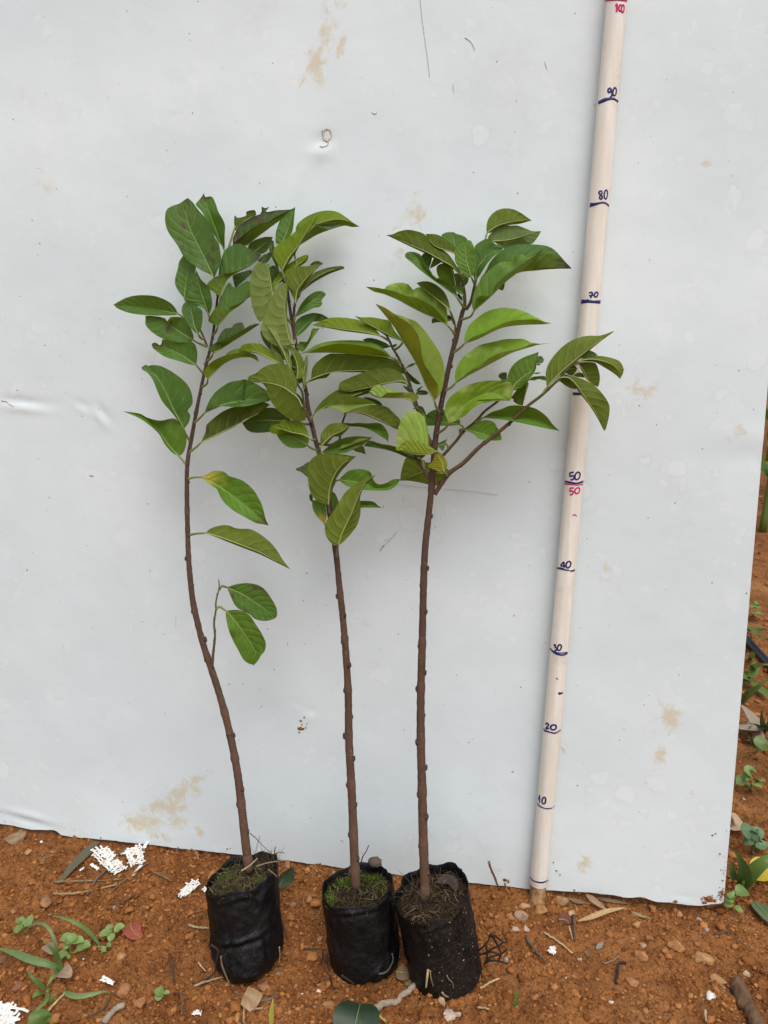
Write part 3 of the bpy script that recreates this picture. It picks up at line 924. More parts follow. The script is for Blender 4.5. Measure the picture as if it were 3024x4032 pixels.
MARKS = [
    ('graduation_mark', 'pink', 'P1', [([(325, 4), (400, -4), (470, -3), (535, 6)], 5, 0)]),
    ('number_100', 'pink', 'P1', [([(428, 62), (441, 40), (437, 116)], 4.5, 0), ([(468, 52), (458, 80), (464, 106), (478, 100), (486, 70), (480, 48)], 4.2, 1), ([(496, 50), (484, 80), (486, 116), (500, 116), (509, 84), (506, 54)], 4.2, 1)]),
    ('graduation_mark', 'ink', 'P1', [([(260, 994), (320, 968), (370, 955), (410, 957), (450, 982)], [9, 11, 8, 6, 6], 0)]),
    ('number_90', 'ink', 'P1', [([(378, 853), (360, 858), (354, 880), (366, 896), (380, 880), (380, 856), (392, 892), (388, 928), (370, 944)], 4.2, 0), ([(416, 850), (402, 878), (404, 918), (420, 924), (434, 890), (430, 856)], 4.0, 1)]),
    ('graduation_mark', 'ink', 'P1', [([(180, 1984), (235, 1974), (290, 1960), (328, 1964), (362, 1990)], [13, 8, 6, 5, 6], 0)]),
    ('number_80', 'ink', 'P1', [([(300, 1852), (276, 1848), (266, 1868), (284, 1886), (300, 1905), (288, 1926), (272, 1914), (284, 1884), (300, 1862)], 4.0, 0), ([(332, 1838), (318, 1870), (320, 1914), (336, 1922), (348, 1886), (346, 1850)], 4.0, 1)]),
    ('graduation_mark', 'ink', 'P2', [([(246, 598), (290, 595), (330, 598), (377, 600)], [13, 9, 8, 11], 0), ([(284, 592), (293, 580)], 4, 0)]),
    ('number_70', 'ink', 'P2', [([(300, 538), (312, 532), (323, 538), (318, 555), (310, 573)], 4.2, 0), ([(300, 556), (330, 551)], 3.6, 0), ([(350, 530), (337, 546), (340, 564), (354, 560), (362, 542)], 4.0, 1)]),
    ('graduation_mark', 'ink', 'P2', [([(188, 1238), (230, 1239), (270, 1237), (316, 1232)], [9, 8, 7, 6], 0)]),
    ('number_60', 'ink', 'P2', [([(246, 1172), (230, 1192), (226, 1214), (238, 1218), (246, 1204), (232, 1200)], 4.0, 0), ([(268, 1174), (256, 1192), (260, 1212), (274, 1208), (280, 1188)], 4.0, 1)]),
    ('graduation_mark', 'ink', 'P3', [([(276, 433), (320, 441), (378, 449), (434, 434)], [7, 6, 6, 7], 0)]),
    ('graduation_mark', 'pink', 'P3', [([(273, 455), (330, 458), (380, 465), (431, 457)], [5, 4, 3.6, 4], 0)]),
    ('number_50', 'ink', 'P3', [([(352, 352), (318, 358)], 4.2, 0), ([(318, 358), (320, 388), (344, 382), (356, 396), (344, 416), (324, 418)], 4.2, 0), ([(384, 352), (364, 378), (366, 412), (388, 414), (406, 384), (402, 358)], 4.2, 1)]),
    ('number_50', 'pink', 'P3', [([(352, 488), (320, 492)], 4.0, 0), ([(320, 492), (320, 518), (342, 514), (348, 530), (336, 546), (318, 548)], 4.0, 0), ([(386, 487), (364, 504), (366, 534), (386, 536), (402, 514), (400, 492)], 4.0, 1)]),
    ('pen_tick', 'pink', 'P3', [([(342, 727), (360, 722), (377, 733)], 2.6, 0)]),
    ('graduation_mark', 'ink', 'P3', [([(207, 1187), (250, 1193), (282, 1203), (316, 1208)], [6, 8, 5, 4], 0), ([(320, 1213), (340, 1212), (361, 1202)], 4.5, 0)]),
    ('number_40', 'ink', 'P3', [([(270, 1184), (266, 1132)], 4.4, 0), ([(266, 1132), (240, 1166), (282, 1168)], 4.2, 0), ([(304, 1130), (286, 1152), (290, 1182), (310, 1182), (326, 1156), (322, 1134)], 4.2, 1)]),
    ('graduation_mark', 'ink', 'P3', [([(147, 1889), (180, 1916), (230, 1927), (296, 1922)], [7, 5, 4, 4], 0), ([(160, 1908), (205, 1936), (260, 1944), (297, 1926)], [5, 6, 6, 7], 0)]),
    ('number_30', 'ink', 'P3', [([(178, 1858), (196, 1856), (188, 1876), (206, 1886), (198, 1904), (184, 1908)], 4.2, 0), ([(228, 1854), (212, 1874), (214, 1900), (230, 1902), (244, 1878), (240, 1858)], 4.2, 1)]),
    ('pen_tick', 'ink', 'P3', [([(198, 2144), (216, 2156)], 2.4, 0)]),
    ('pen_tick', 'ink', 'P4', [([(328, 288), (348, 288), (370, 281)], [9, 8, 3], 0)]),
    ('graduation_mark', 'ink', 'P4', [([(202, 598), (212, 612), (250, 624), (292, 634), (320, 624), (348, 606)], [8, 6, 5, 6, 5, 4], 0)]),
    ('number_20', 'ink', 'P4', [([(218, 558), (232, 546), (244, 558), (232, 580), (218, 596), (248, 592)], 4.4, 0), ([(284, 562), (262, 576), (266, 600), (292, 604), (310, 586), (304, 566)], 5.0, 1)]),
    ('graduation_mark', 'ink', 'P4', [([(148, 1246), (158, 1262), (190, 1282), (232, 1292), (275, 1286)], [8, 5, 4, 5, 3.5], 0), ([(282, 1280), (294, 1266)], 3, 0)]),
    ('number_10', 'ink', 'P4', [([(154, 1216), (166, 1174), (166, 1240)], 3.8, 0), ([(204, 1192), (188, 1212), (190, 1244), (210, 1246), (218, 1220), (216, 1198)], 4.4, 1)]),
    ('graduation_mark', 'ink', 'P4', [([(84, 1890), (110, 1918), (150, 1932), (195, 1934), (240, 1914)], [4, 5, 6, 6, 3.5], 0)]),
]
for nm, mt, reg, sts in MARKS:
    sp = Soup()
    for pts, w, cl in sts:
        stroke(sp, reg, pts, w, bool(cl))
    obj('numeral' if nm.startswith('number') else nm, new_mesh(nm, sp.V() - PO, sp.f), M[mt], pole)
# ------------------------------------------------------------------ saplings
REG = dict(A=(400, 720), B=(850, 780), C=(400, 1280), D=(900, 1280), E=(1100, 1580), F=(1400, 780), G=(1700, 780), H=(1450, 1280), I=(1900, 1250), J=(1500, 1500), K=(680, 1780), L=(680, 2250))
ZS = 600.0 / 1659.0


def pp(s):
    """'A 10,20 30,40 B 5,6' -> photograph pixels; S switches to plain photograph pixels"""
    out = []; reg = 'S'
    for tok in s.replace(':', ' ').split():
        if tok in REG or tok == 'S':
            reg = tok; continue
        x, y = map(float, tok.split(','))
        if reg == 'S': out.append((x, y))
        else:
            ox, oy = REG[reg]; out.append((ox + x * ZS, oy + y * ZS))
    return np.array(out)


LC = dict(
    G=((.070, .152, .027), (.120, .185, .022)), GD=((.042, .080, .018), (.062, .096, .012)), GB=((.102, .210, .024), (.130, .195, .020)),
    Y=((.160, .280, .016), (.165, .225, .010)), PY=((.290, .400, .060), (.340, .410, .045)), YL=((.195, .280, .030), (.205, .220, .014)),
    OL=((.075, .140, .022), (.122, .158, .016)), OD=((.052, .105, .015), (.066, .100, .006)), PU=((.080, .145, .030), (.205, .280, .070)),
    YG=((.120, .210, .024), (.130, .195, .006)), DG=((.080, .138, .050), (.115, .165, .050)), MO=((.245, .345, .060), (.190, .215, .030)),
)


class Plant:
    def __init__(s, loc, label):
        s.root = empty('potted_sapling', loc, label, 'sapling', 'tree saplings in black grow bags')
        s.o = np.array(loc, float)
        s.lines = []            # stems and branches as (px, d)
        s.ybase, s.dbase = 0, 0
        s.nleaf = 0

    def dstem(s, y):
        return np.interp(y, [880, s.ybase], [0.036, s.dbase])


def stem_part(pl, name, px, r0, r1, parent, dz=(0, 0), col0=(.125, .068, .042), col1=(.060, .034, .025), nubs=0, side=None, greenish=0.0):
    n = max(14, int(len(px) * 7))
    q = catmull(px, n)
    t = np.linspace(0, 1, n)
    d = pl.dstem(q[:, 1]) + (dz[0] + (dz[1] - dz[0]) * t) / 100.0
    P = bpt(q, d)
    pl.lines.append((q, d))
    R = (r0 + (r1 - r0) * t) / 3350.0
    rng = np.random.default_rng(int(abs(px[0][0]) + abs(px[-1][1])))
    R = R * (1 + 0.05 * rng.normal(size=n) * 0.6)
    V, F = tube(P, R, 12)
    C = np.outer(1 - t, col0) + np.outer(t, col1)
    if greenish: C = C * (1 - greenish * t[:, None]) + np.array([.15, .17, .04]) * greenish * t[:, None]
    sp = Soup(); sp.add(V, F, np.repeat(C, 12, 0))
    # growth rings that show as fine ridges on the bark
    for k in range(nubs):
        i = int(rng.uniform(0.02, 0.95) * (n - 3))
        c3 = P[i:i + 3]
        tt3 = np.linspace(0, 1, 5)[:, None]
        seg = c3[0] + (c3[1] - c3[0]) * (0.5 + 0.25 * (tt3 - .5))
        v, f = tube(seg, R[i] * np.array([.99, 1.045, 1.06, 1.045, .99]), 12, False)
        sp.add(v, f, np.array(C[i]) * rng.uniform(1.05, 1.35))
    # leaf scars: small swollen nubs with a pointed bud, left and right in turn
    for k in range(nubs):
        tt = (k + 0.6 + rng.uniform(-0.2, 0.2)) / nubs
        i = min(n - 2, int(tt * (n - 1)))
        T = P[i + 1] - P[i]; T /= np.linalg.norm(T)
        S = np.cross(T, BN); S /= np.linalg.norm(S)
        sd = (1 if k % 2 else -1) * S + BN * rng.uniform(-0.3, 0.6); sd /= np.linalg.norm(sd)
        c = P[i] + sd * R[i] * 0.75
        L = R[i] * rng.uniform(0.38, 0.65) * (1 if k % 3 else 1.3)
        pts = np.array([c - T * L * 0.5, c + sd * L * 0.35, c + sd * L * 0.6 + T * L * 0.5, c + sd * L * 0.75 + T * L * 1.2])
        v, f = tube(pts, [L * 0.9, L * 0.75, L * 0.5, L * 0.15], 6)
        sp.add(v, f, np.array(C[i]) * 0.75)
        # ring of the old node
        if k % 2 == 0:
            v, f = tube(P[max(0, i - 1):i + 3], R[max(0, i - 1):i + 3] * np.array([1.0, 1.09, 1.09, 1.0][:len(R[max(0, i - 1):i + 3])]), 12, False)
            sp.add(v, f, np.array(C[i]) * 1.12)
    me = new_mesh(name, sp.V() - pl.o, sp.f)
    point_attr(me, 'pigment', sp.C())
    return obj(name, me, M['bark'], parent)


def leaf(pl, kind, z0, z1, mid, Lp='', Rp='', sg='', col='G', at=None, fx='', wn=0.21, pet=True, cap=0.024):
    nt_, nh = 31, 8
    mid = pp(mid)
    m = catmull(mid, nt_)
    t = np.linspace(0, 1, nt_)
    db = pl.dstem(mid[0][1])
    d = np.maximum(db + (z0 + (z1 - z0) * t) / 100.0, 0.009)
    Pm = bpt(m, d)
    Lr = np.linalg.norm(np.diff(Pm, axis=0), axis=1).sum()
    prof = np.sin(np.pi * np.clip(t, 0, 1) ** 0.85) ** 0.8
    W = np.maximum(wn * Lr * prof, 1e-5)
    sg = sg or ('++' if kind == 'u' else '--')
    rng = np.random.default_rng(int(mid[0][0] * 7 + mid[-1][1] * 13))
    T = np.gradient(m, axis=0); T /= np.maximum(np.linalg.norm(T, axis=1)[:, None], 1e-9)
    lefts = np.stack([T[:, 1], -T[:, 0]], 1)
    sides = []
    for k, (es, sgn) in enumerate(((Lp, sg[0]), (Rp, sg[1]))):
        if es.strip():
            e = catmull(np.vstack([mid[0], pp(es), mid[-1]]), nt_)
        else:
            e = m + lefts * (1 if k == 0 else -1) * (7 * prof)[:, None] * (Lr / 0.08)
        a = np.linalg.norm(bpt(e, d) - Pm, axis=1)
        disp = np.sqrt(np.maximum(W ** 2 - a ** 2, (0.16 * a) ** 2))
        disp = np.minimum(disp, cap) * prof
        disp = disp * (1.0 if sgn == '+' else -1.0)
        sides.append((e, disp))
    rows = []; uvs = []
    wave = 0.0011 * fbm(t * 5, 0 * t, rng.uniform(0, 99), 2, 4)
    for side, (e, disp) in ((0, sides[0]), (1, sides[1])):
        ss = np.linspace(1, 0, nh, endpoint=False) if side == 0 else np.linspace(0, 1, nh + 1)[1:]
        blk = []
        for s in ss:
            q = m + (e - m) * s
            # cupped half, gently wavy margin
            dd = d + disp * (0.75 * s + 0.25 * s ** 2) + 0.10 * np.abs(disp) * np.sin(np.pi * s) * (1 if kind == 'u' else -1)
            dd = dd + wave * s + 0.0009 * fbm(t * 6 + 7 * side, s * 3 + 0 * t, float(mid[0][0]), 2, 91) * min(1, 3 * s)
            dd = np.maximum(dd, 0.0045)
            blk.append(bpt(q, dd))
            uvs.append(((-s if side == 0 else s) * 0.5 + 0.5))
        rows += blk
        if side == 0:
            rows.append(Pm); uvs.append(0.5)
    nj = len(rows)
    V = np.stack(rows, 1).reshape(-1, 3)          # index t*nj + j
    F = grid_faces(nt_, nj)
    # orientation: j runs left->right, t runs base->tip
    if kind == 'd': F = F[:, ::-1]
    me = new_mesh('leaf', V - pl.o, F)
    ul = me.uv_layers.new(name='UVMap')
    U = np.tile(np.array(uvs), nt_); T2 = np.repeat(t, nj)
    li = np.empty(len(me.loops), dtype=np.int32); me.loops.foreach_get('vertex_index', li)
    ul.data.foreach_set('uv', np.stack([U[li], T2[li]], -1).astype(np.float32).ravel())
    cu, cd = (np.array(c) for c in LC[col])
    j = rng.uniform(0.88, 1.12)
    cu = np.tile(cu * j * rng.uniform(0.95, 1.05, 3), (len(V), 1)); cd = np.tile(cd * j * rng.uniform(0.95, 1.05, 3), (len(V), 1))
    au = np.abs(U * 2 - 1)
    nz = fbm(V[:, 0] * 260, V[:, 1] * 260, V[:, 2] * 260, 3, 77)
    nl = fbm(V[:, 0] * 90, V[:, 1] * 90, V[:, 2] * 90, 3, 78)

    def paint(w, c):
        w = np.clip(w, 0, 1)[:, None]
        nonlocal cu, cd
        cu = cu * (1 - w) + np.array(c) * w; cd = cd * (1 - w) + np.array(c) * 0.8 * w
    if 'y' in fx: paint(sstep(0.30, 0.0, T2 + nl * 0.12 - 0.02) * 0.9, (.50, .42, .05))
    if 'Y' in fx: paint(sstep(0.75, 0.15, T2 + nl * 0.3 + 0.25 * au) * 0.95, (.48, .40, .04))
    if 'b' in fx: paint(sstep(0.72, 0.95, au + nz * 0.30), (.035, .020, .018))
    if 't' in fx: paint(sstep(0.80, 0.97, T2 + nz * 0.08), (.09, .05, .035))
    if 's' in fx: paint(sstep(0.42, 0.52, nl + 0.12 * nz), (.085, .045, .04))
    if 'm' in fx: paint(sstep(0.0, 0.5, nl) * 0.6, (.46, .52, .16))
    if 'r' in fx: paint(sstep(0.86, 1.0, au + nz * 0.1) * 0.6, (.12, .05, .03))
    point_attr(me, 'up', cu); point_attr(me, 'dn', cd)
    o = obj('leaf', me, M['leaf'], pl.root)
    pl.nleaf += 1
    if pet:
        # petiole down to the nearest stem or branch
        b = mid[0]
        if at is not None:
            wp = pp(at); end = wp[-1]
        else:
            wp = np.zeros((0, 2)); end = b
        best = None
        for q, dl in pl.lines:
            dist = np.hypot(q[:, 0] - end[0], (q[:, 1] - end[1]) - (14 if at is None else 0)) + np.where((q[:, 1] < end[1] - 6) & (at is None), 60, 0)
            i = int(np.argmin(dist))
            if best is None or dist[i] < best[0]:
                best = (dist[i], q[i], dl[i])
        ctrl = np.vstack([b, wp[:-1] if len(wp) else wp, best[1]]) if len(wp) else np.vstack([b, b * 0.55 + best[1] * 0.45 + np.array([0, 6 if best[1][1] > b[1] else -4]), best[1]])
        q = catmull(ctrl, 12)
        tt = np.linspace(0, 1, 12)
        dd = np.maximum(d[0] * (1 - tt) + best[2] * tt, 0.006)
        P = bpt(q, dd)
        v, f = tube(P, np.linspace(0.00095, 0.00155, 12), 7)
        mp = new_mesh('petiole', v - pl.o, f)
        point_attr(mp, 'pigment', np.tile(np.array([.20, .215, .055]) * rng.uniform(0.75, 1.1), (len(v), 1)))
        obj('petiole', mp, M['petiole'], o)
        # midrib standing out under the blade
        mv = Pm[:-1] * 1.0
        off = -BN * 0.0002 if kind == 'u' else BN * 0.0002
        v, f = tube(mv[:26] + off, np.linspace(0.0008, 0.00028, 26), 6)
        mp = new_mesh('midrib', v - pl.o, f)
        point_attr(mp, 'pigment', np.tile((np.array([.30, .33, .09]) if kind == 'd' else np.array([.24, .30, .08])), (len(v), 1)))
        obj('midrib', mp, M['petiole'], o)
    return o


# ---- grow bags -----------------------------------------------------
def ray_at_y(px, Y):
    r = rays(px)
    return CAM + r * ((Y - CAM[1]) / r[:, 1])[:, None]


def grow_bag(pl, bot, top, rb, rt, seed, rimfun, shape, dirtfun, folds):
    """open black film bag: bottom and top centre points, radii"""
    n, mth = 96, 64
    ax = top - bot; H_ = np.linalg.norm(ax); ax = ax / H_
    e1 = np.cross([0, 1, 0], ax); e1 /= np.linalg.norm(e1)           # to the right
    e2 = np.cross(ax, e1)                                            # away from the camera
    if e2[1] < 0: e2 = -e2
    ph = np.linspace(0, 2 * np.pi, n, endpoint=False)                # 0 = right, pi/2 = back, 3pi/2 = front
    v = np.linspace(0, 1, mth) ** 0.9
    PH, VV = np.meshgrid(ph, v)
    base = rb + (rt - rb) * VV
    base = base * shape(PH, VV)
    wr = 0.0016 * fbm(np.cos(PH) * 2.2 + seed, np.sin(PH) * 2.2, VV * 3.0, 4, seed) * 2 + 0.0011 * (0.4 - np.abs(fbm(np.cos(PH) * 4 + VV * 2.5, np.sin(PH) * 4, VV * 2 + seed, 3, seed + 3))) * 2
    wr = wr + 0.0009 * fbm(np.cos(PH) * 9, np.sin(PH) * 9, VV * 14, 3, seed + 5) + 0.0010 * (0.3 - np.abs(fbm(np.cos(PH) * 7 + 3 * VV, np.sin(PH) * 7, VV * 9, 2, seed + 31)))
    for (pc, vc, ang, la, lb, amp) in folds:
        dp = np.angle(np.exp(1j * (PH - pc))) * 0.55; dv = (VV - vc)
        x = dp * math.cos(ang) + dv * math.sin(ang); y = -dp * math.sin(ang) + dv * math.cos(ang)
        wr = wr + amp * np.exp(-(x / la) ** 2) * (np.exp(-(y / lb) ** 2) - 0.8 * np.exp(-((y + lb * 1.6) / (lb * 1.2)) ** 2))
    R = base + wr
    h = VV * H_ + np.where(VV > 0.8, (VV - 0.8) / 0.2, 0) * rimfun(PH)
    P = bot + (R * np.cos(PH))[..., None] * e1 + (R * np.sin(PH))[..., None] * e2 + h[..., None] * ax
    # inside of the film, from the rim down
    inner = []
    for k, dn in enumerate((0.0006, 0.006, 0.016, 0.03)):
        q = P[-1] - ax * dn - (np.cos(ph) * (0.0006 + 0.0008 * k))[:, None] * e1 - (np.sin(ph) * (0.0006 + 0.0008 * k))[:, None] * e2
        inner.append(q)
    V = np.vstack([P.reshape(-1, 3)] + inner)
    F = [list(f) for f in grid_faces(mth + 4, n, wrap=True)] + [list(range(n))[::-1]]
    me = new_mesh('grow_bag', V - pl.o, F)
    dirt = dirtfun(PH, VV).ravel()
    point_attr(me, 'dirt', np.r_[dirt, np.full(n * 4, 0.4)])
    bag = obj('grow_bag', me, M['film'], pl.root)
    # soil inside
    rad = np.linspace(0, 1, 26) ** 0.8
    PH2, RR = np.meshgrid(ph, rad)
    rimr = R[-1][None, :]
    rr = RR * (rimr - 0.0012)
    sx, sy = rr * np.cos(PH2), rr * np.sin(PH2)
    lvl = H_ - 0.010 + (rimfun(PH2) * 0.75) * RR ** 2
    hh = lvl + 0.0035 * fbm(sx * 120, sy * 120, seed, 4, seed + 9) + 0.004 * (1 - RR ** 2) + 0.0022 * fbm(sx * 420, sy * 420, seed, 2, seed + 19)
    S = bot + sx[..., None] * e1 + sy[..., None] * e2 + hh[..., None] * ax
    mossn = fbm(sx * 60, sy * 60, seed * 1.7, 3, seed + 21)
    C = np.array([.030, .018, .011]) * (1 + 0.5 * fbm(sx * 300, sy * 300, 2, 2, 8))[..., None]
    me = new_mesh('potting_soil', S.reshape(-1, 3) - pl.o, [list(f) for f in grid_faces(26, n, wrap=True)])
    point_attr(me, 'pigment', C.reshape(-1, 3))
    obj('soil', me, M['potsoil'], bag)
    return bag, (bot, e1, e2, ax, H_, R[-1], rimfun, ph)


def soil_at(fr, a, b):
    bot, e1, e2, ax, H_, Rr, rf, ph = fr
    rho = np.hypot(a, b)
    an = np.mod(np.arctan2(b, a), 2 * np.pi)
    rim = np.interp(an, np.r_[ph, 2 * np.pi], np.r_[Rr, Rr[0]])
    t = np.clip(rho / rim, 0, 1)
    return bot + np.outer(a, e1) + np.outer(b, e2) + np.outer(H_ - 0.010 + rf(an) * 0.75 * t ** 2 + 0.004 * (1 - t ** 2) + 0.001, ax)


def moss(pl, bag, fr, spots, strands, seed, cols):
    """tufts and dry strands matted over the potting soil"""
    rng = np.random.default_rng(seed)
    sp = Soup()
    ax = fr[3]
    for (a, b, ra, rb_, n, hgt, ci) in spots:
        for _ in range(n):
            x, y = a + rng.normal() * ra * 0.5, b + rng.normal() * rb_ * 0.5
            if np.hypot(x, y) > 0.040: continue
            p = soil_at(fr, np.array([x]), np.array([y]))[0]
            dr = ax + np.array([rng.normal(), rng.normal(), 0]) * 0.8
            L = hgt * rng.uniform(0.5, 1.4)
            w = np.array([rng.normal(), rng.normal(), rng.normal() * 0.4]); w /= np.linalg.norm(w)
            ww = 0.0007 * rng.uniform(0.6, 1.3)
            V = np.array([p - w * ww, p + w * ww, p + dr * L * 0.6 + w * ww * 0.7, p + dr * L, p + dr * L * 0.6 - w * ww * 0.7])
            sp.add(V, [[0, 1, 2, 3, 4]], np.array(cols[ci]) * rng.uniform(0.6, 1.4))
    for k in range(strands):
        x, y = rng.uniform(-0.034, 0.034, 2)
        if np.hypot(x, y) > 0.036: continue
        p = soil_at(fr, np.array([x]), np.array([y]))[0]
        L = rng.uniform(0.006, 0.022)
        d0 = rng.normal(size=3); d0[2] *= 0.3; d0 /= np.linalg.norm(d0)
        d1 = rng.normal(size=3); d1[2] *= 0.3
        tt = np.linspace(0, 1, 6)[:, None]
        pts = p + d0 * L * (tt - 0.5) + d1 * L * 0.35 * (tt - 0.5) ** 2 * 2 + ax * (0.0006 + 0.005 * rng.random() * np.sin(np.pi * tt))
        v, f = tube(pts, np.linspace(0.00042, 0.0002, 6), 4)
        sp.add(v, f, np.array(cols[rng.integers(2, len(cols))]) * rng.uniform(0.6, 1.3))
    me = new_mesh('moss', sp.V() - pl.o, sp.f)
    point_attr(me, 'pigment', sp.C())
    o = obj('moss', me, M['moss'], bag)
    o['kind'] = 'stuff'
    return o


MOSSC = [(.075, .13, .012), (.11, .17, .016), (.10, .085, .03), (.14, .115, .05), (.09, .065, .035), (.22, .18, .09), (.055, .038, .022)]


def rim1(ph): return 0.010 * np.cos(ph - 0.5) + 0.0022 * np.sin(3 * ph + 1) + 0.0018 * np.sin(7 * ph) + 0.0022 * np.exp(-(np.angle(np.exp(1j * (ph - 3.35))) / 0.25) ** 2)
def rim2(ph): return 0.004 * np.cos(ph - 1.2) + 0.0016 * np.sin(4 * ph + 2) + 0.001 * np.sin(9 * ph)
def rim3(ph): return 0.007 * np.cos(ph - 0.9) + 0.0016 * np.sin(3 * ph + .4) + 0.0018 * np.sin(8 * ph + 1) - 0.004 * np.exp(-(np.angle(np.exp(1j * (ph - 4.7))) / 0.8) ** 2)


def shape_round(PH, VV):
    return (1 - 0.20 * np.exp(-VV / 0.045)) * (1 + 0.02 * np.cos(2 * PH))


def shape_gusset(PH, VV):
    # the flat welded bottom is folded to a point towards the camera
    front = np.clip(-np.sin(PH), 0, 1)
    k = sstep(0.42, 0.0, VV)
    return (1 - 0.24 * np.exp(-VV / 0.05)) * (1 + 0.02 * np.cos(2 * PH)) * (1 + k * (0.14 * front ** 3) - 0.20 * sstep(0.22, 0.0, VV) * np.abs(np.cos(PH)) ** 2)


def place_bag(bot_front_px, bot_x, top_px, Ytop, rb, k):
    g = zpt([bot_front_px], 0.0)[0]
    Yb = g[1] + rb * k
    bc = ray_at_y(np.array([(bot_x, bot_front_px[1])]), g[1])[0]
    bot = np.array([bc[0] * (Yb / g[1]), Yb, 0.0])
    bot[2] = float(ground_base(bot[0], bot[1])) - 0.001
    top = ray_at_y(np.array([top_px]), Yb + Ytop)[0]
    return bot, top


bot, top = place_bag((965, 3900), 985, (952, 3436), 0.026, 0.0375, .84)
P1 = Plant(bot, 'sapling in a black grow bag with wispy moss, lower stem bent and crown shedding leaves')
bag1, fr1 = grow_bag(P1, bot, top, 0.0375, 0.0400, 3, rim1, shape_gusset, lambda a, b: np.clip(0.25 + 0.5 * fbm(a * 2, b * 3, 1, 3, 3) + 0.35 * (np.cos(a - 3.4) > 0.6), 0, 1) * 0.7,
                     [(4.75, 0.46, 0.10, 0.36, 0.030, 0.0030), (4.2, 0.22, 1.35, 0.25, 0.04, 0.0022), (5.35, 0.25, 1.7, 0.25, 0.05, 0.0020), (5.4, 0.78, 1.0, 0.16, 0.045, 0.0016), (4.7, 0.90, 0.15, 0.4, 0.03, 0.0012), (4.9, 0.10, 0.0, 0.3, 0.03, 0.0014)])
P1.ybase, P1.dbase = 3405, float((top - BQ) @ BN)
moss(P1, bag1, fr1, [(-0.020, 0.004, .014, .014, 120, .004, 0), (0.012, -0.008, .03, .02, 150, .004, 4), (0.02, 0.010, .02, .02, 200, .007, 4), (-0.010, -0.02, .03, .014, 140, .004, 2), (0.022, -0.016, .01, .008, 60, .004, 0), (0.024, 0.018, .016, .016, 220, .011, 6)], 420, 5, MOSSC)

bot, top = place_bag((1450, 3882), 1442, (1407, 3484), 0.015, 0.0385, .80)
P2 = Plant(bot, 'sapling in a black grow bag with bright green moss, crown of pale turned leaves')
bag2, fr2 = grow_bag(P2, bot, top, 0.0385, 0.0400, 8, rim2, shape_round, lambda a, b: np.clip(0.15 + 0.6 * fbm(a * 2, b * 3, 4, 3, 9) + 0.5 * np.exp(-((b - 0.32) / 0.16) ** 2) * (np.abs(np.angle(np.exp(1j * (a - 4.55)))) < 0.6), 0, 1) * 0.8,
                     [(5.4, 0.16, 0.8, 0.30, 0.035, 0.0028), (4.9, 0.10, 0.5, 0.30, 0.03, 0.0024), (3.9, 0.5, 1.45, 0.3, 0.04, 0.0020), (4.6, 0.92, 0.05, 0.4, 0.03, 0.0016), (5.6, 0.55, 1.5, 0.4, 0.04, 0.0018)])
P2.ybase, P2.dbase = 3465, float((top - BQ) @ BN)
moss(P2, bag2, fr2, [(-0.014, 0.014, .012, .010, 200, .0035, 1), (0.014, 0.018, .014, .008, 110, .0035, 0), (-0.031, -0.012, .008, .014, 150, .003, 1), (0.0, -0.012, .03, .016, 200, .003, 6), (0.024, 0.004, .012, .018, 50, .003, 0), (0.0, 0.0, .04, .04, 160, .003, 4)], 110, 6, MOSSC)

bot, top = place_bag((1765, 3938), 1762, (1697, 3505), 0.006, 0.0385, .80)
P3 = Plant(bot, 'sapling with forked twigs and yellow-green crown in a speckled black grow bag trailing dark roots')
bag3, fr3 = grow_bag(P3, bot, top, 0.0385, 0.0395, 14, rim3, shape_round, lambda a, b: np.clip(0.15 + 0.5 * fbm(a * 2, b * 3, 9, 3, 5) + 0.75 * sstep(0.1, 0.7, np.cos(a - 5.3)), 0, 1),
                     [(4.5, 0.28, 0.1, 0.08, 0.02, 0.0016), (4.0, 0.6, 1.5, 0.4, 0.05, 0.0016), (5.6, 0.5, 1.55, 0.5, 0.05, 0.0012), (4.6, 0.86, 0.3, 0.4, 0.04, 0.0016), (5.0, 0.06, 0.0, 0.5, 0.03, 0.0016)])
P3.ybase, P3.dbase = 3535, float((top - BQ) @ BN)
moss(P3, bag3, fr3, [(-0.01, -0.01, .04, .03, 200, .004, 6), (0.018, 0.012, .02, .02, 160, .005, 6), (-0.02, 0.012, .012, .012, 40, .012, 4)], 150, 7, MOSSC)
# ---- stems and branches
S1 = stem_part(P1, 'stem', pp('S 980,3430 977,3396 966,3308 951,3172 935,3044 911,2916 880,2789 853,2698 829,2625 802,2543 780,2461 760,2370 749,2278 742,2187 738,2060 736,1932 738,1823 753,1732 773,1622 793,1522 811,1440 829,1367 842,1294 850,1225 858,1160 866,1100'), 17.5, 4.0, P1.root, (0, 0), nubs=24)
stem_part(P1, 'twig', pp('L 430,1045 440,900 460,700 450,560 470,420 470,340 490,240 508,180 500,88'), 5.5, 2.2, S1, (0.2, 1.6), nubs=8, greenish=.8)
stem_part(P1, 'twig', pp('C 1150,235 1110,130 1085,75 1060,0 1040,-60'), 4.6, 2.4, S1, (0.2, 1.0), greenish=.4)
S2 = stem_part(P2, 'stem', pp('S 1402,3495 1399,3454 1394,3336 1389,3208 1382,3062 1374,2916 1371,2734 1363,2588 1351,2443 1336,2306 1322,2169 1298,2023 1281,1914 1261,1805 1240,1723 1225,1659 1211,1590 1203,1530 1180,1440 1163,1340 1150,1270 1139,1196 1130,1130'), 18.0, 5.0, P2.root, (0, 0), nubs=26)
stem_part(P2, 'branch', pp('S 1225,1664 1208,1628 1196,1588 1190,1545 1172,1516'), 7.0, 3.0, S2, (0.6, 1.4), greenish=.3)
stem_part(P2, 'branch', pp('S 1160,1340 1156,1290 1160,1200 1179,1160 1192,1120'), 6.0, 3.5, S2, (0.2, 0.8))
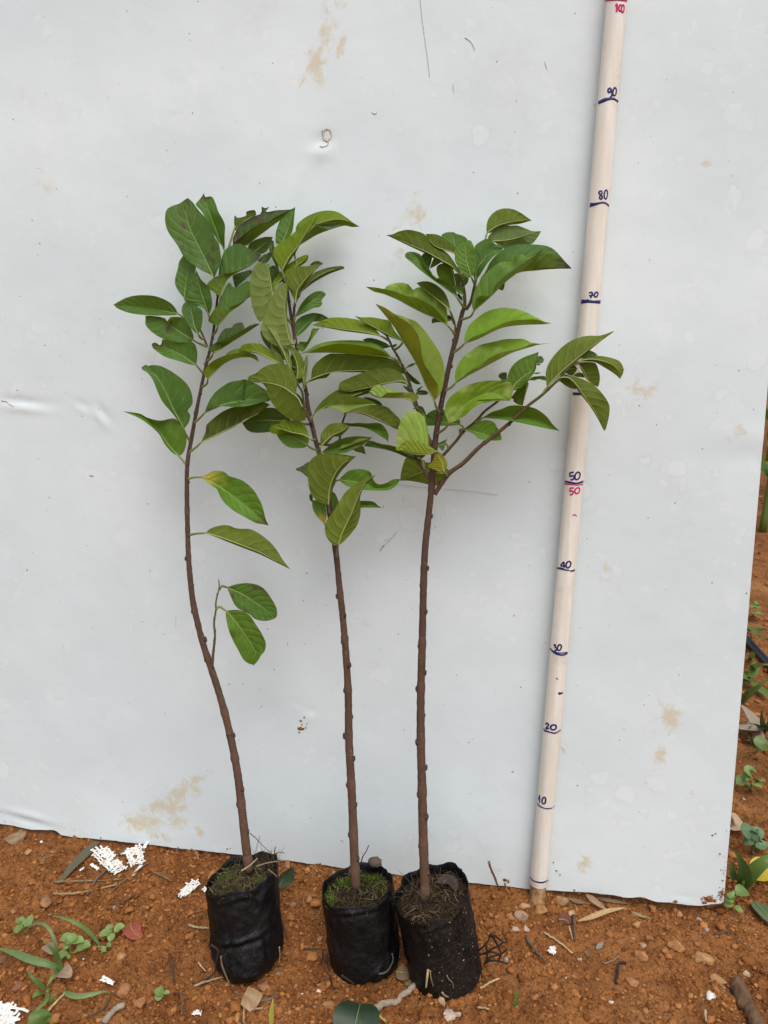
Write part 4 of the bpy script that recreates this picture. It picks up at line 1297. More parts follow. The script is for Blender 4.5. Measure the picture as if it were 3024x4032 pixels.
stem_part(P2, 'branch', pp('S 1245,1745 1290,1752 1320,1745 1337,1728 1348,1667 1362,1625'), 4.5, 3.4, S2, (-0.4, 0.2), col1=(.045, .032, .02))
stem_part(P2, 'branch', pp('S 1318,2050 1304,2000 1302,1950 1312,1912'), 5.0, 3.0, S2, (-0.3, -0.6))
S3 = stem_part(P3, 'stem', pp('S 1677,3570 1674,3500 1670,3400 1666,3281 1662,3099 1657,2916 1657,2734 1662,2552 1666,2370 1672,2187 1684,2060 1698,1932 1706,1823 1717,1713 1732,1622 1753,1513 1777,1404 1801,1312 1822,1225 1829,1212'), 18.0, 8.0, P3.root, (0, 0), nubs=24)
stem_part(P3, 'branch', pp('F 1185,1205 1190,1080 1175,960 1155,850'), 6.5, 4.0, S3, (0, 0.3), greenish=.25)
stem_part(P3, 'branch', pp('F 1200,1215 1250,1140 1275,1050 1292,960 1305,905'), 6.5, 4.0, S3, (0, 0.6), greenish=.25)
stem_part(P3, 'twig', pp('F 1080,1490 1085,1400 1065,1320 1050,1270'), 4.2, 2.4, S3, (0, -0.6), greenish=.3)
B1 = stem_part(P3, 'branch', pp('J 585,1235 650,1130 750,1000 900,890 1050,740 1160,650 1300,540 1420,440 I 490,965 640,850 820,680 900,590 1030,460'), 9.0, 3.6, S3, (-0.2, 2.0), nubs=7, greenish=.35)
B2 = stem_part(P3, 'branch', pp('S 1704,1880 1722,1830 1742,1797 1797,1735 1825,1699 1873,1659 1909,1619 1956,1583 2000,1545 2020,1500'), 6.5, 3.5, S3, (-0.6, 0.8), nubs=6, greenish=.4)
B3 = stem_part(P3, 'branch', pp('J 525,1065 460,960 380,830 350,740 H 470,1300'), 6.5, 4.0, S3, (-0.2, -0.4), nubs=3)
B4 = stem_part(P3, 'branch', pp('J 565,720 540,670 510,600 H 600,1080 560,980 545,940 520,850 470,700 430,580 380,460 320,340 260,240 210,130 150,75 60,30'), 7.5, 3.0, S3, (-0.3, -0.2), nubs=9, greenish=.35)
# ---- leaves of the first sapling
def l1(*a, **k): return leaf(P1, *a, **k)


l1('u', 1.6, .6, 'A 1225,1040 1130,840 1040,660 960,490 920,330 940,165', 'A 1190,1000 1080,950 1020,905 900,810 825,680 740,560 700,470 690,370 710,290 770,250 850,225 910,180', 'A 1250,980 1300,860 1290,740 1270,640 1240,610 1190,470 1130,380 1050,290 1000,220 965,185', col='G', fx='s', at='A 1240,1120 1262,1240')
l1('u', 0.2, -.8, 'A 1340,740 1270,590 1200,400 1150,270 1115,110', 'A 1310,690 1270,640 1200,520 1100,330 1025,240 1050,200 1090,150', 'A 1340,560 1345,470 1320,400 1270,310 1240,220 1210,160 1180,145 1130,155', col='G', fx='t')
l1('u', 0.4, -.4, 'A 900,1250 920,1080 945,900 890,785', 'A 860,1210 810,1130 800,1050 830,930 845,860', 'A 960,1180 1000,1060 1025,950 1020,890 960,820', col='G')
l1('u', 1.8, 2.4, 'A 1165,1445 1120,1300 1080,1180 1050,1060 1035,950', 'A 1110,1365 1000,1330 920,1300 900,1260 940,1190 1000,1040', 'A 1200,1350 1195,1230 1160,1130 1090,1060 1055,1000', col='G')
l1('u', .3, -.8, 'A 835,1425 690,1400 490,1365 300,1345 130,1325', 'A 800,1440 650,1445 470,1440 300,1415 180,1370', 'A 800,1360 740,1300 640,1250 530,1225 380,1225 270,1250 190,1290', col='G', at='A 870,1450 960,1510 1040,1600')
l1('u', 1.0, .2, 'C 1000,165 880,95 760,10 690,-50 478,-100', 'C 960,185 860,190 720,170 620,125 530,60 480,0 478,-50', 'C 1000,110 960,10 930,-40 890,-80 800,-90 740,-80 715,-30 690,-75 600,-95 520,-102', col='G', fx='s', at='C 1060,200 1140,245')
l1('u', 2.6, 2.2, 'A 1055,1650 1010,1560 980,1420 960,1310', 'A 1010,1620 930,1530 880,1430 875,1360 905,1305', 'A 1090,1560 1100,1450 1085,1380 1010,1325', col='G', at='A 1080,1690 1105,1700')
l1('u', 1.2, .6, 'A 1290,1240 1330,1130 1390,1030 1500,960 1600,910 B 440,690 490,625', 'A 1275,1010 1290,880 1340,740 1420,680 1500,660 1560,690 B 400,570 470,600', 'A 1220,1190 1160,1150 1150,1100 1230,1030 1350,980 1450,965 1560,920 1640,890', sg='-+', col='G', fx='t', at='A 1290,1290 1270,1400')
l1('u', 1.0, .4, 'A 1265,1560 1320,1500 1400,1410 1500,1335 1620,1235', 'A 1265,1440 1270,1320 1330,1180 1370,1100 1400,1085 1450,1140 1590,1065 1622,1130', 'A 1180,1520 1165,1480 1260,1350 1370,1360 1480,1320 1620,1240', sg='-+', col='G', at='A 1250,1610 C 1225,110')
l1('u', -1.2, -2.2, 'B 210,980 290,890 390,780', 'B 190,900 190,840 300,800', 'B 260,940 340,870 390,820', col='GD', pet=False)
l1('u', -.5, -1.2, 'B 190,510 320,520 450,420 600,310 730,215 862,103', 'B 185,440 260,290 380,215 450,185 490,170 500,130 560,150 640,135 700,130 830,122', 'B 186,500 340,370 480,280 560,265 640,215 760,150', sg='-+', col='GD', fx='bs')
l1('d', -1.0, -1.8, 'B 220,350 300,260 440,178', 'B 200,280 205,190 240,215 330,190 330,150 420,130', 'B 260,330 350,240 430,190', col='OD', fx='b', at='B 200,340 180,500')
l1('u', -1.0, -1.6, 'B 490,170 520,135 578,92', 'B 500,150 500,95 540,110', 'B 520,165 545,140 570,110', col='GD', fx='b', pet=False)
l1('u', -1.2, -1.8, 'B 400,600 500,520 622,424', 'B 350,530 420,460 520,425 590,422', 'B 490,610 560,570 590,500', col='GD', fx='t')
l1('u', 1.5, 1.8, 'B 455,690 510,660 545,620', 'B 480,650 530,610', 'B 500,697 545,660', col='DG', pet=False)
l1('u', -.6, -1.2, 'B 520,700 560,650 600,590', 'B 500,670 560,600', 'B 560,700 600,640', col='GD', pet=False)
l1('u', .8, .2, 'C 1215,305 1300,260 1420,180 1550,100 1724,-12', 'C 1250,190 1290,100 1344,38 1414,28 1444,-12 1534,-27 1554,38 1600,10 1680,-15', 'C 1180,280 1165,245 1250,190 1400,130 1550,50 1680,-2', sg='-+', col='GD', at='C 1195,350 1165,405')
l1('u', .9, .6, 'C 1155,585 1220,520 1330,420 1460,360 D 230,350 330,400', 'C 1300,420 1340,340 1390,290 1490,255 1560,270 D 240,300', 'C 1115,540 1130,480 1200,400 1320,340 1450,310 1590,290 D 220,300 300,330', sg='-+', col='YG', at='C 1145,640 1130,690')
l1('u', 1.0, -.5, 'C 1120,955 1280,885 1400,850 1560,825 D 100,820 300,810 470,805', 'C 1160,850 1220,750 1300,680 1400,620 1520,600 1590,590 D 120,605 180,590 300,640 420,720', 'C 1200,905 1290,880 1400,890 1520,890 D 0,880 150,890 300,860 430,830', col='G', at='C 1080,1000 1040,1060')
l1('d', .6, -1.2, 'C 1080,1280 1150,1245 1280,1180 1420,1110 1540,1050 D 130,1050 300,975 450,870', 'C 1135,1150 1140,1090 1250,990 1340,930 1450,890 1600,880 D 200,880 380,840', 'C 1130,1262 1300,1180 1450,1105 D 150,1052', col='OD', fx='s', at='C 1030,1330 980,1395')
l1('u', .6, 0, 'C 1030,435 860,325 700,245 545,208', 'C 960,430 850,395 700,350 620,300 560,250', 'C 1040,370 1040,280 1000,190 870,180 700,160 660,155 655,200 630,222 600,195 570,190', col='G', fx='t', at='C 1075,490 1105,550')
l1('u', .8, 0, 'C 895,1130 850,1040 770,900 690,720 600,560 480,430', 'C 830,1040 770,960 660,830 600,700 560,600 500,520 430,470', 'C 950,1060 965,980 935,930 985,870 990,790 960,690 900,610 800,530 700,470 620,440 540,435 520,450', col='G', fx='s', at='C 920,1190 950,1260')
l1('u', .5, -.6, 'C 840,1425 720,1300 640,1180 560,1080 470,1000 232,938', 'C 770,1390 690,1300 640,1210 590,1150 480,1060 380,1000', 'C 890,1390 925,1270 900,1140 800,1020 640,1040 500,1010 465,990 400,960', col='GB', at='C 880,1470 920,1540')
l1('u', .4, 0, 'K 320,270 440,340 600,440 730,540 860,640 1045,800', 'K 370,240 410,230 420,210 510,205 570,220 610,260 660,275 760,310 860,390 930,490 980,600 1010,720 1030,770', 'K 350,310 440,380 480,400 520,490 580,570 680,650 780,705 900,770 980,785', col='GB', fx='yt', at='K 230,275 185,310')
l1('d', .4, -.4, 'K 360,880 500,920 640,970 800,1030 950,1090 1100,1170 1285,1278', 'K 400,840 470,810 560,795 620,800 670,825 740,835 850,840 960,900 1060,980 1130,1060 1190,1160 1250,1240', '', col='OL', at='K 240,890 200,920')
l1('u', .2, 0, 'L 590,175 740,240 900,340 1020,420 1125,505', 'L 640,155 720,135 810,127 900,140 970,170 1030,230 1090,320 1130,400 1137,470', 'L 610,220 640,290 680,370 740,420 840,470 900,520 1000,540 1080,525', col='G', fx='sr', at='L 540,160 510,190')
l1('u', .8, .5, 'L 580,430 680,540 780,680 850,780 900,880 915,970 875,1025', 'L 640,420 740,425 840,480 900,570 960,660 1000,740 1015,800 1000,870 965,910 930,970 905,1000', 'L 580,500 610,640 660,760 720,870 770,960 830,1005 865,1010', col='GB', at='L 510,385 480,410')

# ---- leaves of the middle sapling
def l2(*a, **k): return leaf(P2, *a, **k)


l2('d', 1.4, .4, 'B 720,790 800,640 880,540 920,470 1000,350 1115,198', 'B 660,700 620,600 640,540 740,460 870,360 970,280 1060,220', 'B 770,740 870,590 930,480 1010,360 1080,260', col='YG', at='B 760,900 840,1100')
l2('d', .4, -1.2, 'B 880,560 960,430 1080,300 1250,240 1400,240 1565,310', 'B 870,340 900,270 980,205 1080,160 1200,135 1320,150 1420,210 1500,270', 'B 920,510 1000,460 1100,400 1200,360 1290,330 1400,300 1480,315', col='YG', at='B 860,640 860,900')
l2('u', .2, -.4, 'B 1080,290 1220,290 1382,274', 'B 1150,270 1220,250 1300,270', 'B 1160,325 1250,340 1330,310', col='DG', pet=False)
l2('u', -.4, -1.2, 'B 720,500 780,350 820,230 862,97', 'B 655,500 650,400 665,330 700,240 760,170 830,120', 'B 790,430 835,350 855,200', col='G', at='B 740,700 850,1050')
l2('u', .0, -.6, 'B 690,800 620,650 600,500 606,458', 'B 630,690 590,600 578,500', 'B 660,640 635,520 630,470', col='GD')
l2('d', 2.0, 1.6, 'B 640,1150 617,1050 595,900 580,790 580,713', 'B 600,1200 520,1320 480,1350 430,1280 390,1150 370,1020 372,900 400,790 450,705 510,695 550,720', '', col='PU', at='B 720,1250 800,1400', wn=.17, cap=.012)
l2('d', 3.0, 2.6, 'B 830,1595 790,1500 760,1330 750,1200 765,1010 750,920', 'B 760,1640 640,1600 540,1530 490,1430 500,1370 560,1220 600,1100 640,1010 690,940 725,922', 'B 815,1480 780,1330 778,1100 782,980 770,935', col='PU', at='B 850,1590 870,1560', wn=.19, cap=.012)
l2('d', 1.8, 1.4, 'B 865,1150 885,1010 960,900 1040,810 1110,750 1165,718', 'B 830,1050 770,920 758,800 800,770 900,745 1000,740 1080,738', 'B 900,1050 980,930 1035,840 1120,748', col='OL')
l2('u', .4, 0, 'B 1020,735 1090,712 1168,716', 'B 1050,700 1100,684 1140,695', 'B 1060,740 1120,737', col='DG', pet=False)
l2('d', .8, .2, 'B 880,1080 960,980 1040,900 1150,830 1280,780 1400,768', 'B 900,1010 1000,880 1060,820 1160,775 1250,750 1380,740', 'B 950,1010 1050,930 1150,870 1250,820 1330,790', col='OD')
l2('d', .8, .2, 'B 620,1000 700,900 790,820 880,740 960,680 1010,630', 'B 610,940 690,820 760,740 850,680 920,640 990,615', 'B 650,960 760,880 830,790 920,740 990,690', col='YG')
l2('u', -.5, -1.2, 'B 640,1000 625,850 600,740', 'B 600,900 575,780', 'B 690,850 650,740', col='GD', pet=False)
l2('u', .6, 0, 'B 860,1290 950,1190 1050,1120 1197,1052', 'B 890,1230 930,1150 1000,1070 1080,1020 1150,1013 1190,1035', 'B 875,1290 960,1250 1060,1200 1130,1185 1160,1150 1150,1115', col='G')
l2('u', .2, -.6, 'B 870,1510 930,1430 1020,1340 1108,1280', 'B 860,1400 875,1340 930,1290 1010,1260 1080,1262', 'B 910,1490 990,1420 1060,1340', col='G')
l2('u', -.8, -1.6, 'B 900,1330 1050,1290 1227,1308', 'B 950,1290 1040,1252 1140,1260 1200,1290', 'B 980,1345 1040,1345 1100,1345 1170,1335', col='GD')
l2('u', 1.8, 1.4, 'D 740,240 850,190 900,100 992,33', 'D 780,180 850,180 890,110 910,38 960,38', 'D 800,290 850,240 910,150 960,80', col='YG', fx='s')
l2('d', 2.4, 1.4, 'D 545,415 430,355 320,300 220,285 107,288', 'D 440,370 320,312 200,294', 'D 530,380 460,290 400,235 340,205 230,200 150,222', col='YG', at='D 620,440 700,490')
l2('d', 2.6, 2.6, 'D 680,490 640,400 600,300 540,190 470,80 390,0', 'D 630,410 540,240 450,80', 'D 690,430 668,330 640,210 590,110 500,40 430,5', col='PU')
l2('d', 1.8, 1.8, 'D 560,440 510,330 480,240 468,153', 'D 500,390 460,310 458,240', 'D 610,430 570,330 510,260', col='PU', pet=False)
l2('u', .4, .4, 'D 560,380 480,230 400,100', 'D 500,330 380,180 345,60', 'D 640,360 600,220 500,80', col='GD', pet=False)
l2('d', 3.2, 3.0, 'D 745,590 755,500 740,400 700,310 635,226', 'D 730,500 720,400 680,300 650,250', 'D 800,570 820,500 820,410 790,330 740,270 680,225', col='OL')
l2('d', 1.2, 1.0, 'D 820,650 815,560 835,430 850,325', 'D 800,560 815,430', 'D 842,600 862,450 862,350', col='PU')
l2('u', .3, .3, 'D 770,640 730,520 700,420 690,300', 'D 700,520 670,380', 'D 815,600 800,480 780,330', col='GD', pet=False)
l2('d', 3.4, 2.6, 'D 800,890 760,800 700,750 600,680 480,640 370,625 213,617', 'D 840,930 840,1030 760,1045 660,1020 560,950 480,860 430,760 390,640 300,626', 'D 740,750 745,650 730,560 680,480 600,425 520,420 420,440 350,480 290,530 215,560', col='OL', at='D 805,910 815,930', wn=.16, cap=.010)
l2('u', .8, .2, 'D 745,740 770,800 800,870', 'D 790,790 810,850', 'D 735,780 760,840', col='PU', pet=False)
l2('d', 2.2, 1.4, 'D 905,1245 820,1195 700,1170 560,1130 437,1140', 'D 800,1195 650,1195 520,1190 460,1170', 'D 870,1200 850,1130 800,1060 720,1030 670,1047 620,1025 560,1040 545,1075 480,1085', col='YG', at='D 915,1255 930,1270')
l2('u', 1.0, .4, 'D 860,1310 780,1260 690,1220 600,1195 520,1185', 'D 820,1335 700,1340 620,1310 560,1250', 'D 878,1240 860,1180 780,1170 650,1170', col='GB', at='D 900,1340 935,1365')
l2('u', -.9, -2.0, 'D 700,1055 500,1040 330,1040 150,1065', 'D 560,1140 440,1165 280,1172 200,1140', 'D 640,1000 560,930 480,900 380,910 260,990', col='GD', at='D 780,1070 900,1090')
l2('d', .6, -.4, 'D 850,630 900,590 1000,550 1100,520 1250,500 1480,495 1700,490 1930,530', 'D 895,590 905,500 930,440 1000,370 1080,320 1150,308 1500,325 1640,340 1780,370 1860,430', 'D 960,592 1060,575 1100,545 1200,512', col='OD', at='D 830,650 815,720', wn=.13)
l2('d', .4, -.4, 'D 930,970 1050,895 1200,830 1380,760 1570,700', 'D 940,930 990,860 1060,790 1200,700 1350,690 1500,680', 'D 1000,930 1100,890 1250,850 1400,780 1550,735', col='OD', at='D 900,1010 885,1060')
l2('u', 1.6, .6, 'D 1600,860 1480,850 1300,860 1150,870 1043,880', 'D 1480,880 1380,905 1290,948 1240,945 1180,910 1090,895', 'D 1560,830 1480,800 1380,780 1270,770 1180,800 1100,845', col='MO', fx='ms', pet=False)
l2('d', .6, .0, 'D 1290,948 1400,945 1550,990 1700,1060 1855,1147', 'D 1360,910 1480,878 1600,870 1720,890 1800,960 1870,1040', '', col='OL', at='D 1270,960 1262,985', fx='t')
l2('u', -.6, -1, 'D 1680,875 1580,830 1465,788', 'D 1620,870 1530,830', 'D 1640,830 1560,795 1500,785', col='GD', pet=False)
l2('d', 1.2, .8, 'D 1000,1340 1050,1270 1130,1200 1240,1150 1328,1098', 'D 1000,1250 1010,1180 1060,1110 1120,1075 1210,1065 1290,1080', 'D 1060,1275 1120,1220 1210,1212 1270,1165 1310,1120', col='OL', at='D 985,1370 980,1390')
l2('u', -.2, -.8, 'E 640,250 780,256 880,262 1000,285 1110,345 1182,447', 'E 700,235 780,240 860,235 960,240 1085,237 1150,290 1188,370', 'E 700,265 780,275 900,283 1000,320 1110,385 1165,420', col='GB', at='E 600,350 500,480')
l2('u', .8, .6, 'E 455,562 600,520 750,480 900,430 1012,394', 'E 500,520 560,470 640,420 750,390 860,380 960,387', 'E 600,568 720,563 790,530 880,490 960,440', col='G', at='E 430,570 410,560')
l2('d', 1.6, 1.4, 'E 640,525 720,500 850,445 1012,394', 'E 690,470 760,450 830,410 930,400', 'E 700,535 800,530 900,482', col='OL', fx='t', pet=False, cap=.006)
l2('d', -.4, -.8, 'E 800,520 870,540 941,580', 'E 850,500 912,488', 'E 830,545 890,560', col='OD', pet=False)
l2('d', 2.4, 2.4, 'E 535,1130 540,1000 570,870 640,740 720,660 838,598', 'E 490,1115 420,1085 350,1020 320,920 308,780 320,680 370,610 450,575 560,560 680,575 790,597', 'E 575,1000 600,890 660,780 740,690 800,630', col='OL', at='E 540,1190 555,1240', wn=.18, cap=.013)
l2('d', 2.8, 2.0, 'E 640,1570 690,1420 780,1230 860,1030 940,890 1048,804', 'E 580,1560 510,1470 495,1360 520,1290 600,1180 660,1080 720,990 800,920 900,860 980,825', 'E 700,1530 780,1440 850,1340 885,1200 880,1050 910,960 960,890', col='OL', at='E 628,1640 618,1700', cap=.012)
l2('u', -.2, -.8, 'E 645,858 760,870 880,890 1060,935 1200,925 1317,848', 'E 700,800 760,755 860,738 920,745 990,770 1005,810 1040,880 1090,905 1160,890 1210,865 1250,848', 'E 700,900 780,940 900,965 1060,973 1180,970 1260,930 1300,880', col='GB', at='E 610,870 590,895')
l2('u', -.8, -1.4, 'E 350,750 250,742 176,734', 'E 320,830 240,772 190,755', 'E 330,660 240,710 200,725', col='DG', pet=False)
l2('u', .6, .8, 'E 490,1335 460,1250 440,1170 425,1075', 'E 440,1290 380,1210 358,1130 368,1080', 'E 515,1270 505,1150 485,1100', col='GB', fx='Y', at='E 505,1345 520,1350')
l2('u', .0, 0, 'E 365,1100 340,1060 335,1005', 'E 335,1080 325,1030', 'E 365,1060 355,1015', col='GD', fx='bs', pet=False)
l2('u', -.8, -1.2, 'E 575,1215 600,1100 575,980', 'E 560,1150 562,1060', 'E 620,1170 645,1100 610,1010', col='G', pet=False)
l2('u', -.4, -1, 'E 800,1150 860,1130 990,1125 1118,1163', 'E 860,1090 960,1085 1030,1095 1070,1130', 'E 880,1160 1000,1158 1080,1160', col='GB', pet=False)

# ---- leaves of the right sapling
def l3(*a, **k): return leaf(P3, *a, **k)


l3('d', 1.4, .2, 'F 1150,850 1060,750 960,690 870,640 760,580 600,510 410,430 333,402', '', 'F 1090,720 1000,600 900,540 840,500 790,440 760,400 700,370 580,345 480,360 400,395', col='OD')
l3('d', .4, -.4, 'F 1090,610 1000,572 900,540 830,490 763,392', '', 'F 1090,540 1040,490 960,430 880,395 800,390', col='OD')
l3('u', -.6, -1.2, 'F 1110,640 1080,520 1060,420 1050,372', 'F 1060,560 990,460 935,410 970,380 1020,370', 'F 1180,560 1220,460 1170,410 1100,390 1080,375', col='G')
l3('u', 2.6, 2.2, 'F 1265,870 1210,690 1200,590 1195,520 1237,460', 'F 1200,850 1130,770 1085,690 1080,630 1085,560 1120,510 1180,475 1215,460', 'F 1300,800 1320,720 1315,640 1300,560 1270,490 1250,460', col='GB', at='F 1300,950 1298,990')
l3('u', 1.0, .4, 'G 480,900 490,770 560,680 650,590 782,542', 'G 455,850 485,700 480,600 465,530 520,480 590,445 650,450 690,500 740,510', 'G 530,830 600,720 680,630 740,585', col='G')
l3('u', .0, -.8, 'G 500,1000 640,960 780,920 940,810 1150,785 1300,772 1525,768', 'G 530,880 580,810 640,690 720,600 800,545 900,510 1000,500 1230,515 1330,560 1400,630 1470,710', 'G 640,960 760,880 950,740 1100,640 1190,605 1300,610 1400,660 1490,730', sg='-+', col='G', fx='t', cap=.016)
l3('u', 1.6, 1.0, 'G 455,1235 560,1140 660,1050 780,930 930,810 1080,690 1222,558', 'G 438,1150 470,1000 560,850 680,740 760,695 820,690 855,697 920,630 1020,615 1015,655 1120,610', 'G 490,1090 560,1060 650,1060 690,950 820,830 950,740 1100,640', sg='-+', col='GB', at='G 420,1290 375,1345', cap=.014)
l3('u', -.8, -1, 'G 780,900 790,960 768,1010', 'G 795,930 785,985', 'G 730,985 750,1000', col='G', pet=False)
l3('d', .2, -.4, 'G 600,380 700,310 800,275 920,250 1090,245', 'G 595,320 610,240 660,170 720,130 790,112 880,120 970,160 1040,210', 'G 650,375 700,335 830,298 950,282 1040,258', col='OL', at='G 588,430 590,520')
l3('d', -.3, -.8, 'G 655,470 800,460 940,430 1060,390 1192,360', 'G 610,430 700,330 780,295 850,300 930,298 1020,330 1100,360', 'G 700,490 790,550 850,540 930,510 1080,500 1120,470 1170,400', col='DG', at='G 600,520 560,600')
l3('d', .6, .0, 'F 1090,960 1070,850 1020,712', 'F 1000,960 920,880 885,810 890,740 950,710', 'F 1090,900 1070,800 1045,725', col='OD')
l3('u', -.2, -.6, 'F 1135,1000 1155,900 1185,820', 'F 1090,950 1070,830', 'F 1215,930 1230,860', col='GD')
l3('u', 1.6, 1.0, 'F 1105,1085 1000,960 880,870 760,770 700,680 560,590', 'F 1050,1040 940,960 800,860 710,790 620,710 545,650 540,610', 'F 1100,1020 1060,960 1030,880 990,840 930,835 905,880 860,870 810,780 750,700 720,630 670,595 610,583', col='G', at='F 1150,1150 1180,1200')
l3('u', .2, -.2, 'F 800,772 770,680 760,588', 'F 740,690 720,630', 'F 828,680 832,620 790,590', col='GD', pet=False)
l3('d', .0, -.4, 'F 808,767 870,715 952,685', 'F 830,700 870,645 940,672', 'F 840,755 900,720', col='OL', pet=False)
l3('u', 1.0, .2, 'F 1000,1385 880,1310 760,1260 600,1180 450,1100 300,1040 205,1020 110,966', 'F 960,1310 850,1190 700,1100 560,1065 400,1010 230,975', 'F 1000,1280 990,1200 940,1120 850,1020 740,975 680,970 620,1000 590,950 520,922 420,925 350,950 320,985 240,985', sg='+-', col='Y', fx='m', at='F 1050,1440 1075,1500')
l3('d', 1.6, 1.0, 'F 1030,1225 960,1160 860,1080 760,1000 663,924', '', 'F 1015,1130 970,1030 900,960 820,915 740,905', col='OD', at='F 1055,1300 1070,1350')
l3('u', .8, .8, 'F 1175,1055 1120,1000 1062,964', 'F 1110,1025', 'F 1172,990 1110,960', col='GB', at='F 1180,1090 1190,1115')
l3('u', .3, .3, 'F 1165,1130 1130,1080 1115,1030', 'F 1110,1070', 'F 1160,1080', col='GD', pet=False)
l3('u', -.8, -1.4, 'F 1060,1330 950,1330 830,1366', 'F 960,1348 880,1354', 'F 1000,1280 900,1308 835,1310', col='GD')
l3('u', -.8, -1, 'F 1000,1270 1030,1300 1060,1330', 'F 1035,1285', 'F 1005,1305', col='GD', pet=False)
l3('u', 1.8, 1.2, 'H 722,825 640,680 560,490 480,340 380,180 290,30 F 340,1300 212,1147', 'H 745,760 762,665 700,560 610,420 580,300 560,160 500,40 430,-30 300,-110 200,-180', 'H 790,740 825,600 830,500 810,380 760,270 680,150 590,30 502,-52 452,-62 362,-102 252,-132 170,-190', sg='+-', col='YL', fx='s', at='H 735,880 748,965', cap=.016)
l3('d', .6, -.4, 'F 520,1560 400,1510 250,1430 100,1350 -12,1283', '', 'F 430,1450 370,1340 300,1320 180,1298 60,1298', col='YG')
l3('d', .2, -.6, 'F 270,1500 150,1470 0,1445 -120,1430 -320,1400 -472,1385', '', 'F 230,1440 130,1370 30,1325 -21,1315 -120,1302 -270,1302 -371,1335', col='YG', at='F 310,1520 350,1560')
l3('u', .6, -.4, 'D 1770,350 1600,335 1400,318 1200,302 1000,298 850,305 710,335', 'D 1700,300 1550,240 1300,205 1150,205 1000,240 870,295', 'D 1720,290 1600,205 1450,170 1250,165 1080,180 960,215 840,285', sg='+-', col='YG', at='H 290,370 340,430')
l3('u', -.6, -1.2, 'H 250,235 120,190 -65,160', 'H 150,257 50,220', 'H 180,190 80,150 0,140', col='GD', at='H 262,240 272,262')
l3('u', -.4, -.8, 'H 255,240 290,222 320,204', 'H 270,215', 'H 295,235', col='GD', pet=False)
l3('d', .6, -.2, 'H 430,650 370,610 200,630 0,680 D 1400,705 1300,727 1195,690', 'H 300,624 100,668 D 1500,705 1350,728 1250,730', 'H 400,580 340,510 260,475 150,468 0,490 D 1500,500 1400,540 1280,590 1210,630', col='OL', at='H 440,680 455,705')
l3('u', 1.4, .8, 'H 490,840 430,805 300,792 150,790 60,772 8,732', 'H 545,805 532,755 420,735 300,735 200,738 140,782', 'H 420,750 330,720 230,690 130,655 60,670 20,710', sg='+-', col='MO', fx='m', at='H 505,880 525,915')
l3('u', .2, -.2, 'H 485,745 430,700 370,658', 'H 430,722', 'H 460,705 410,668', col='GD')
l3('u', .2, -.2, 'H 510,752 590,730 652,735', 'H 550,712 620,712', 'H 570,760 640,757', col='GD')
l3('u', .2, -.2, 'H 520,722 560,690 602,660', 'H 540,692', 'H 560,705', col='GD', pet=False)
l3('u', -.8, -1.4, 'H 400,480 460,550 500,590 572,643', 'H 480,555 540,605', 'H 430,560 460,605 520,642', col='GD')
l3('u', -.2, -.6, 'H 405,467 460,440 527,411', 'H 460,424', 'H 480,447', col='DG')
l3('u', 1.0, .2, 'G 360,1580 500,1530 620,1470 760,1410 900,1385 1050,1375 1200,1375 1303,1362', 'G 355,1540 370,1460 420,1370 500,1300 600,1235 700,1205 790,1195 900,1205 1000,1230 1100,1280 1180,1320 1240,1350', 'G 440,1520 560,1470 700,1400 850,1340 1000,1325 1120,1320 1200,1340', sg='-+', col='Y', at='G 310,1630 H 955,310')
l3('u', 1.0, .2, 'H 950,630 1080,550 1250,460 1400,380 1560,300 1694,257 1844,217 1994,194', 'H 945,560 960,470 1030,350 1120,280 1220,215 1350,185 1480,155 1600,150 1694,152 1764,187 1814,194 1894,207', 'H 1010,575 1130,480 1200,450 1240,420 1350,340 1480,290 1600,270 1684,242 1774,207 1890,203', sg='-+', col='Y', fx='ms', at='H 900,680 862,735')
l3('u', 1.8, 1.2, 'H 880,1070 960,960 1060,870 1200,780 1380,740 1546,823', 'H 840,1000 830,920 860,830 930,750 1050,670 1180,625 1300,605 1420,605 1520,610 1560,650 1575,720', 'H 960,1040 1050,990 1120,920 1230,860 1380,828 1480,822', col='Y', fx='m', at='H 830,1130 787,1190')
l3('u', 2.4, 2.2, 'H 1145,805 1260,820 1400,815 1546,823', 'H 1180,815 1300,805 1450,805', 'H 1170,835 1300,835 1450,822', col='PY', pet=False, cap=.004)
l3('u', 1.0, .4, 'I 325,795 350,730 440,650 540,575 580,480 612,374', 'I 270,690 285,600 330,520 400,460 480,420 560,395', 'I 370,790 440,750 500,680 550,620 580,560 592,470', col='GB')
l3('u', .2, -.2, 'I 262,690 210,670 170,640', 'I 215,690', 'I 265,610 240,598 190,610', col='GD')
l3('u', .0, -.4, 'I 595,502 620,460 625,418', 'I 578,475 595,430', 'I 650,495 668,460 645,425', col='DG', pet=False)
l3('u', .6, .4, 'I 580,510 610,515 640,512', 'I 605,503', 'I 608,522', col='GD', fx='bs', pet=False)
l3('u', .6, .4, 'I 550,612 595,607 640,598', 'I 590,598', 'I 600,614', col='GD', fx='bs', pet=False)
l3('d', .2, -.2, 'I 485,690 472,800 438,960', 'I 502,720 487,780 457,880', 'I 420,720 350,820 310,880 340,888 333,912 380,945', col='OD', fx='r')
l3('u', .2, -.2, 'I 500,682 580,660 695,690', 'I 540,650 600,640 680,640', 'I 560,687 620,672', col='GB')
l3('d', 1.6, .4, 'I 700,765 830,620 960,500 1100,390 1250,270 1442,144', 'I 690,660 690,590 720,500 790,400 880,310 980,245 1080,210 1180,197 1240,200 1310,190 1380,165', '', col='OL', at='I 680,790 660,830')
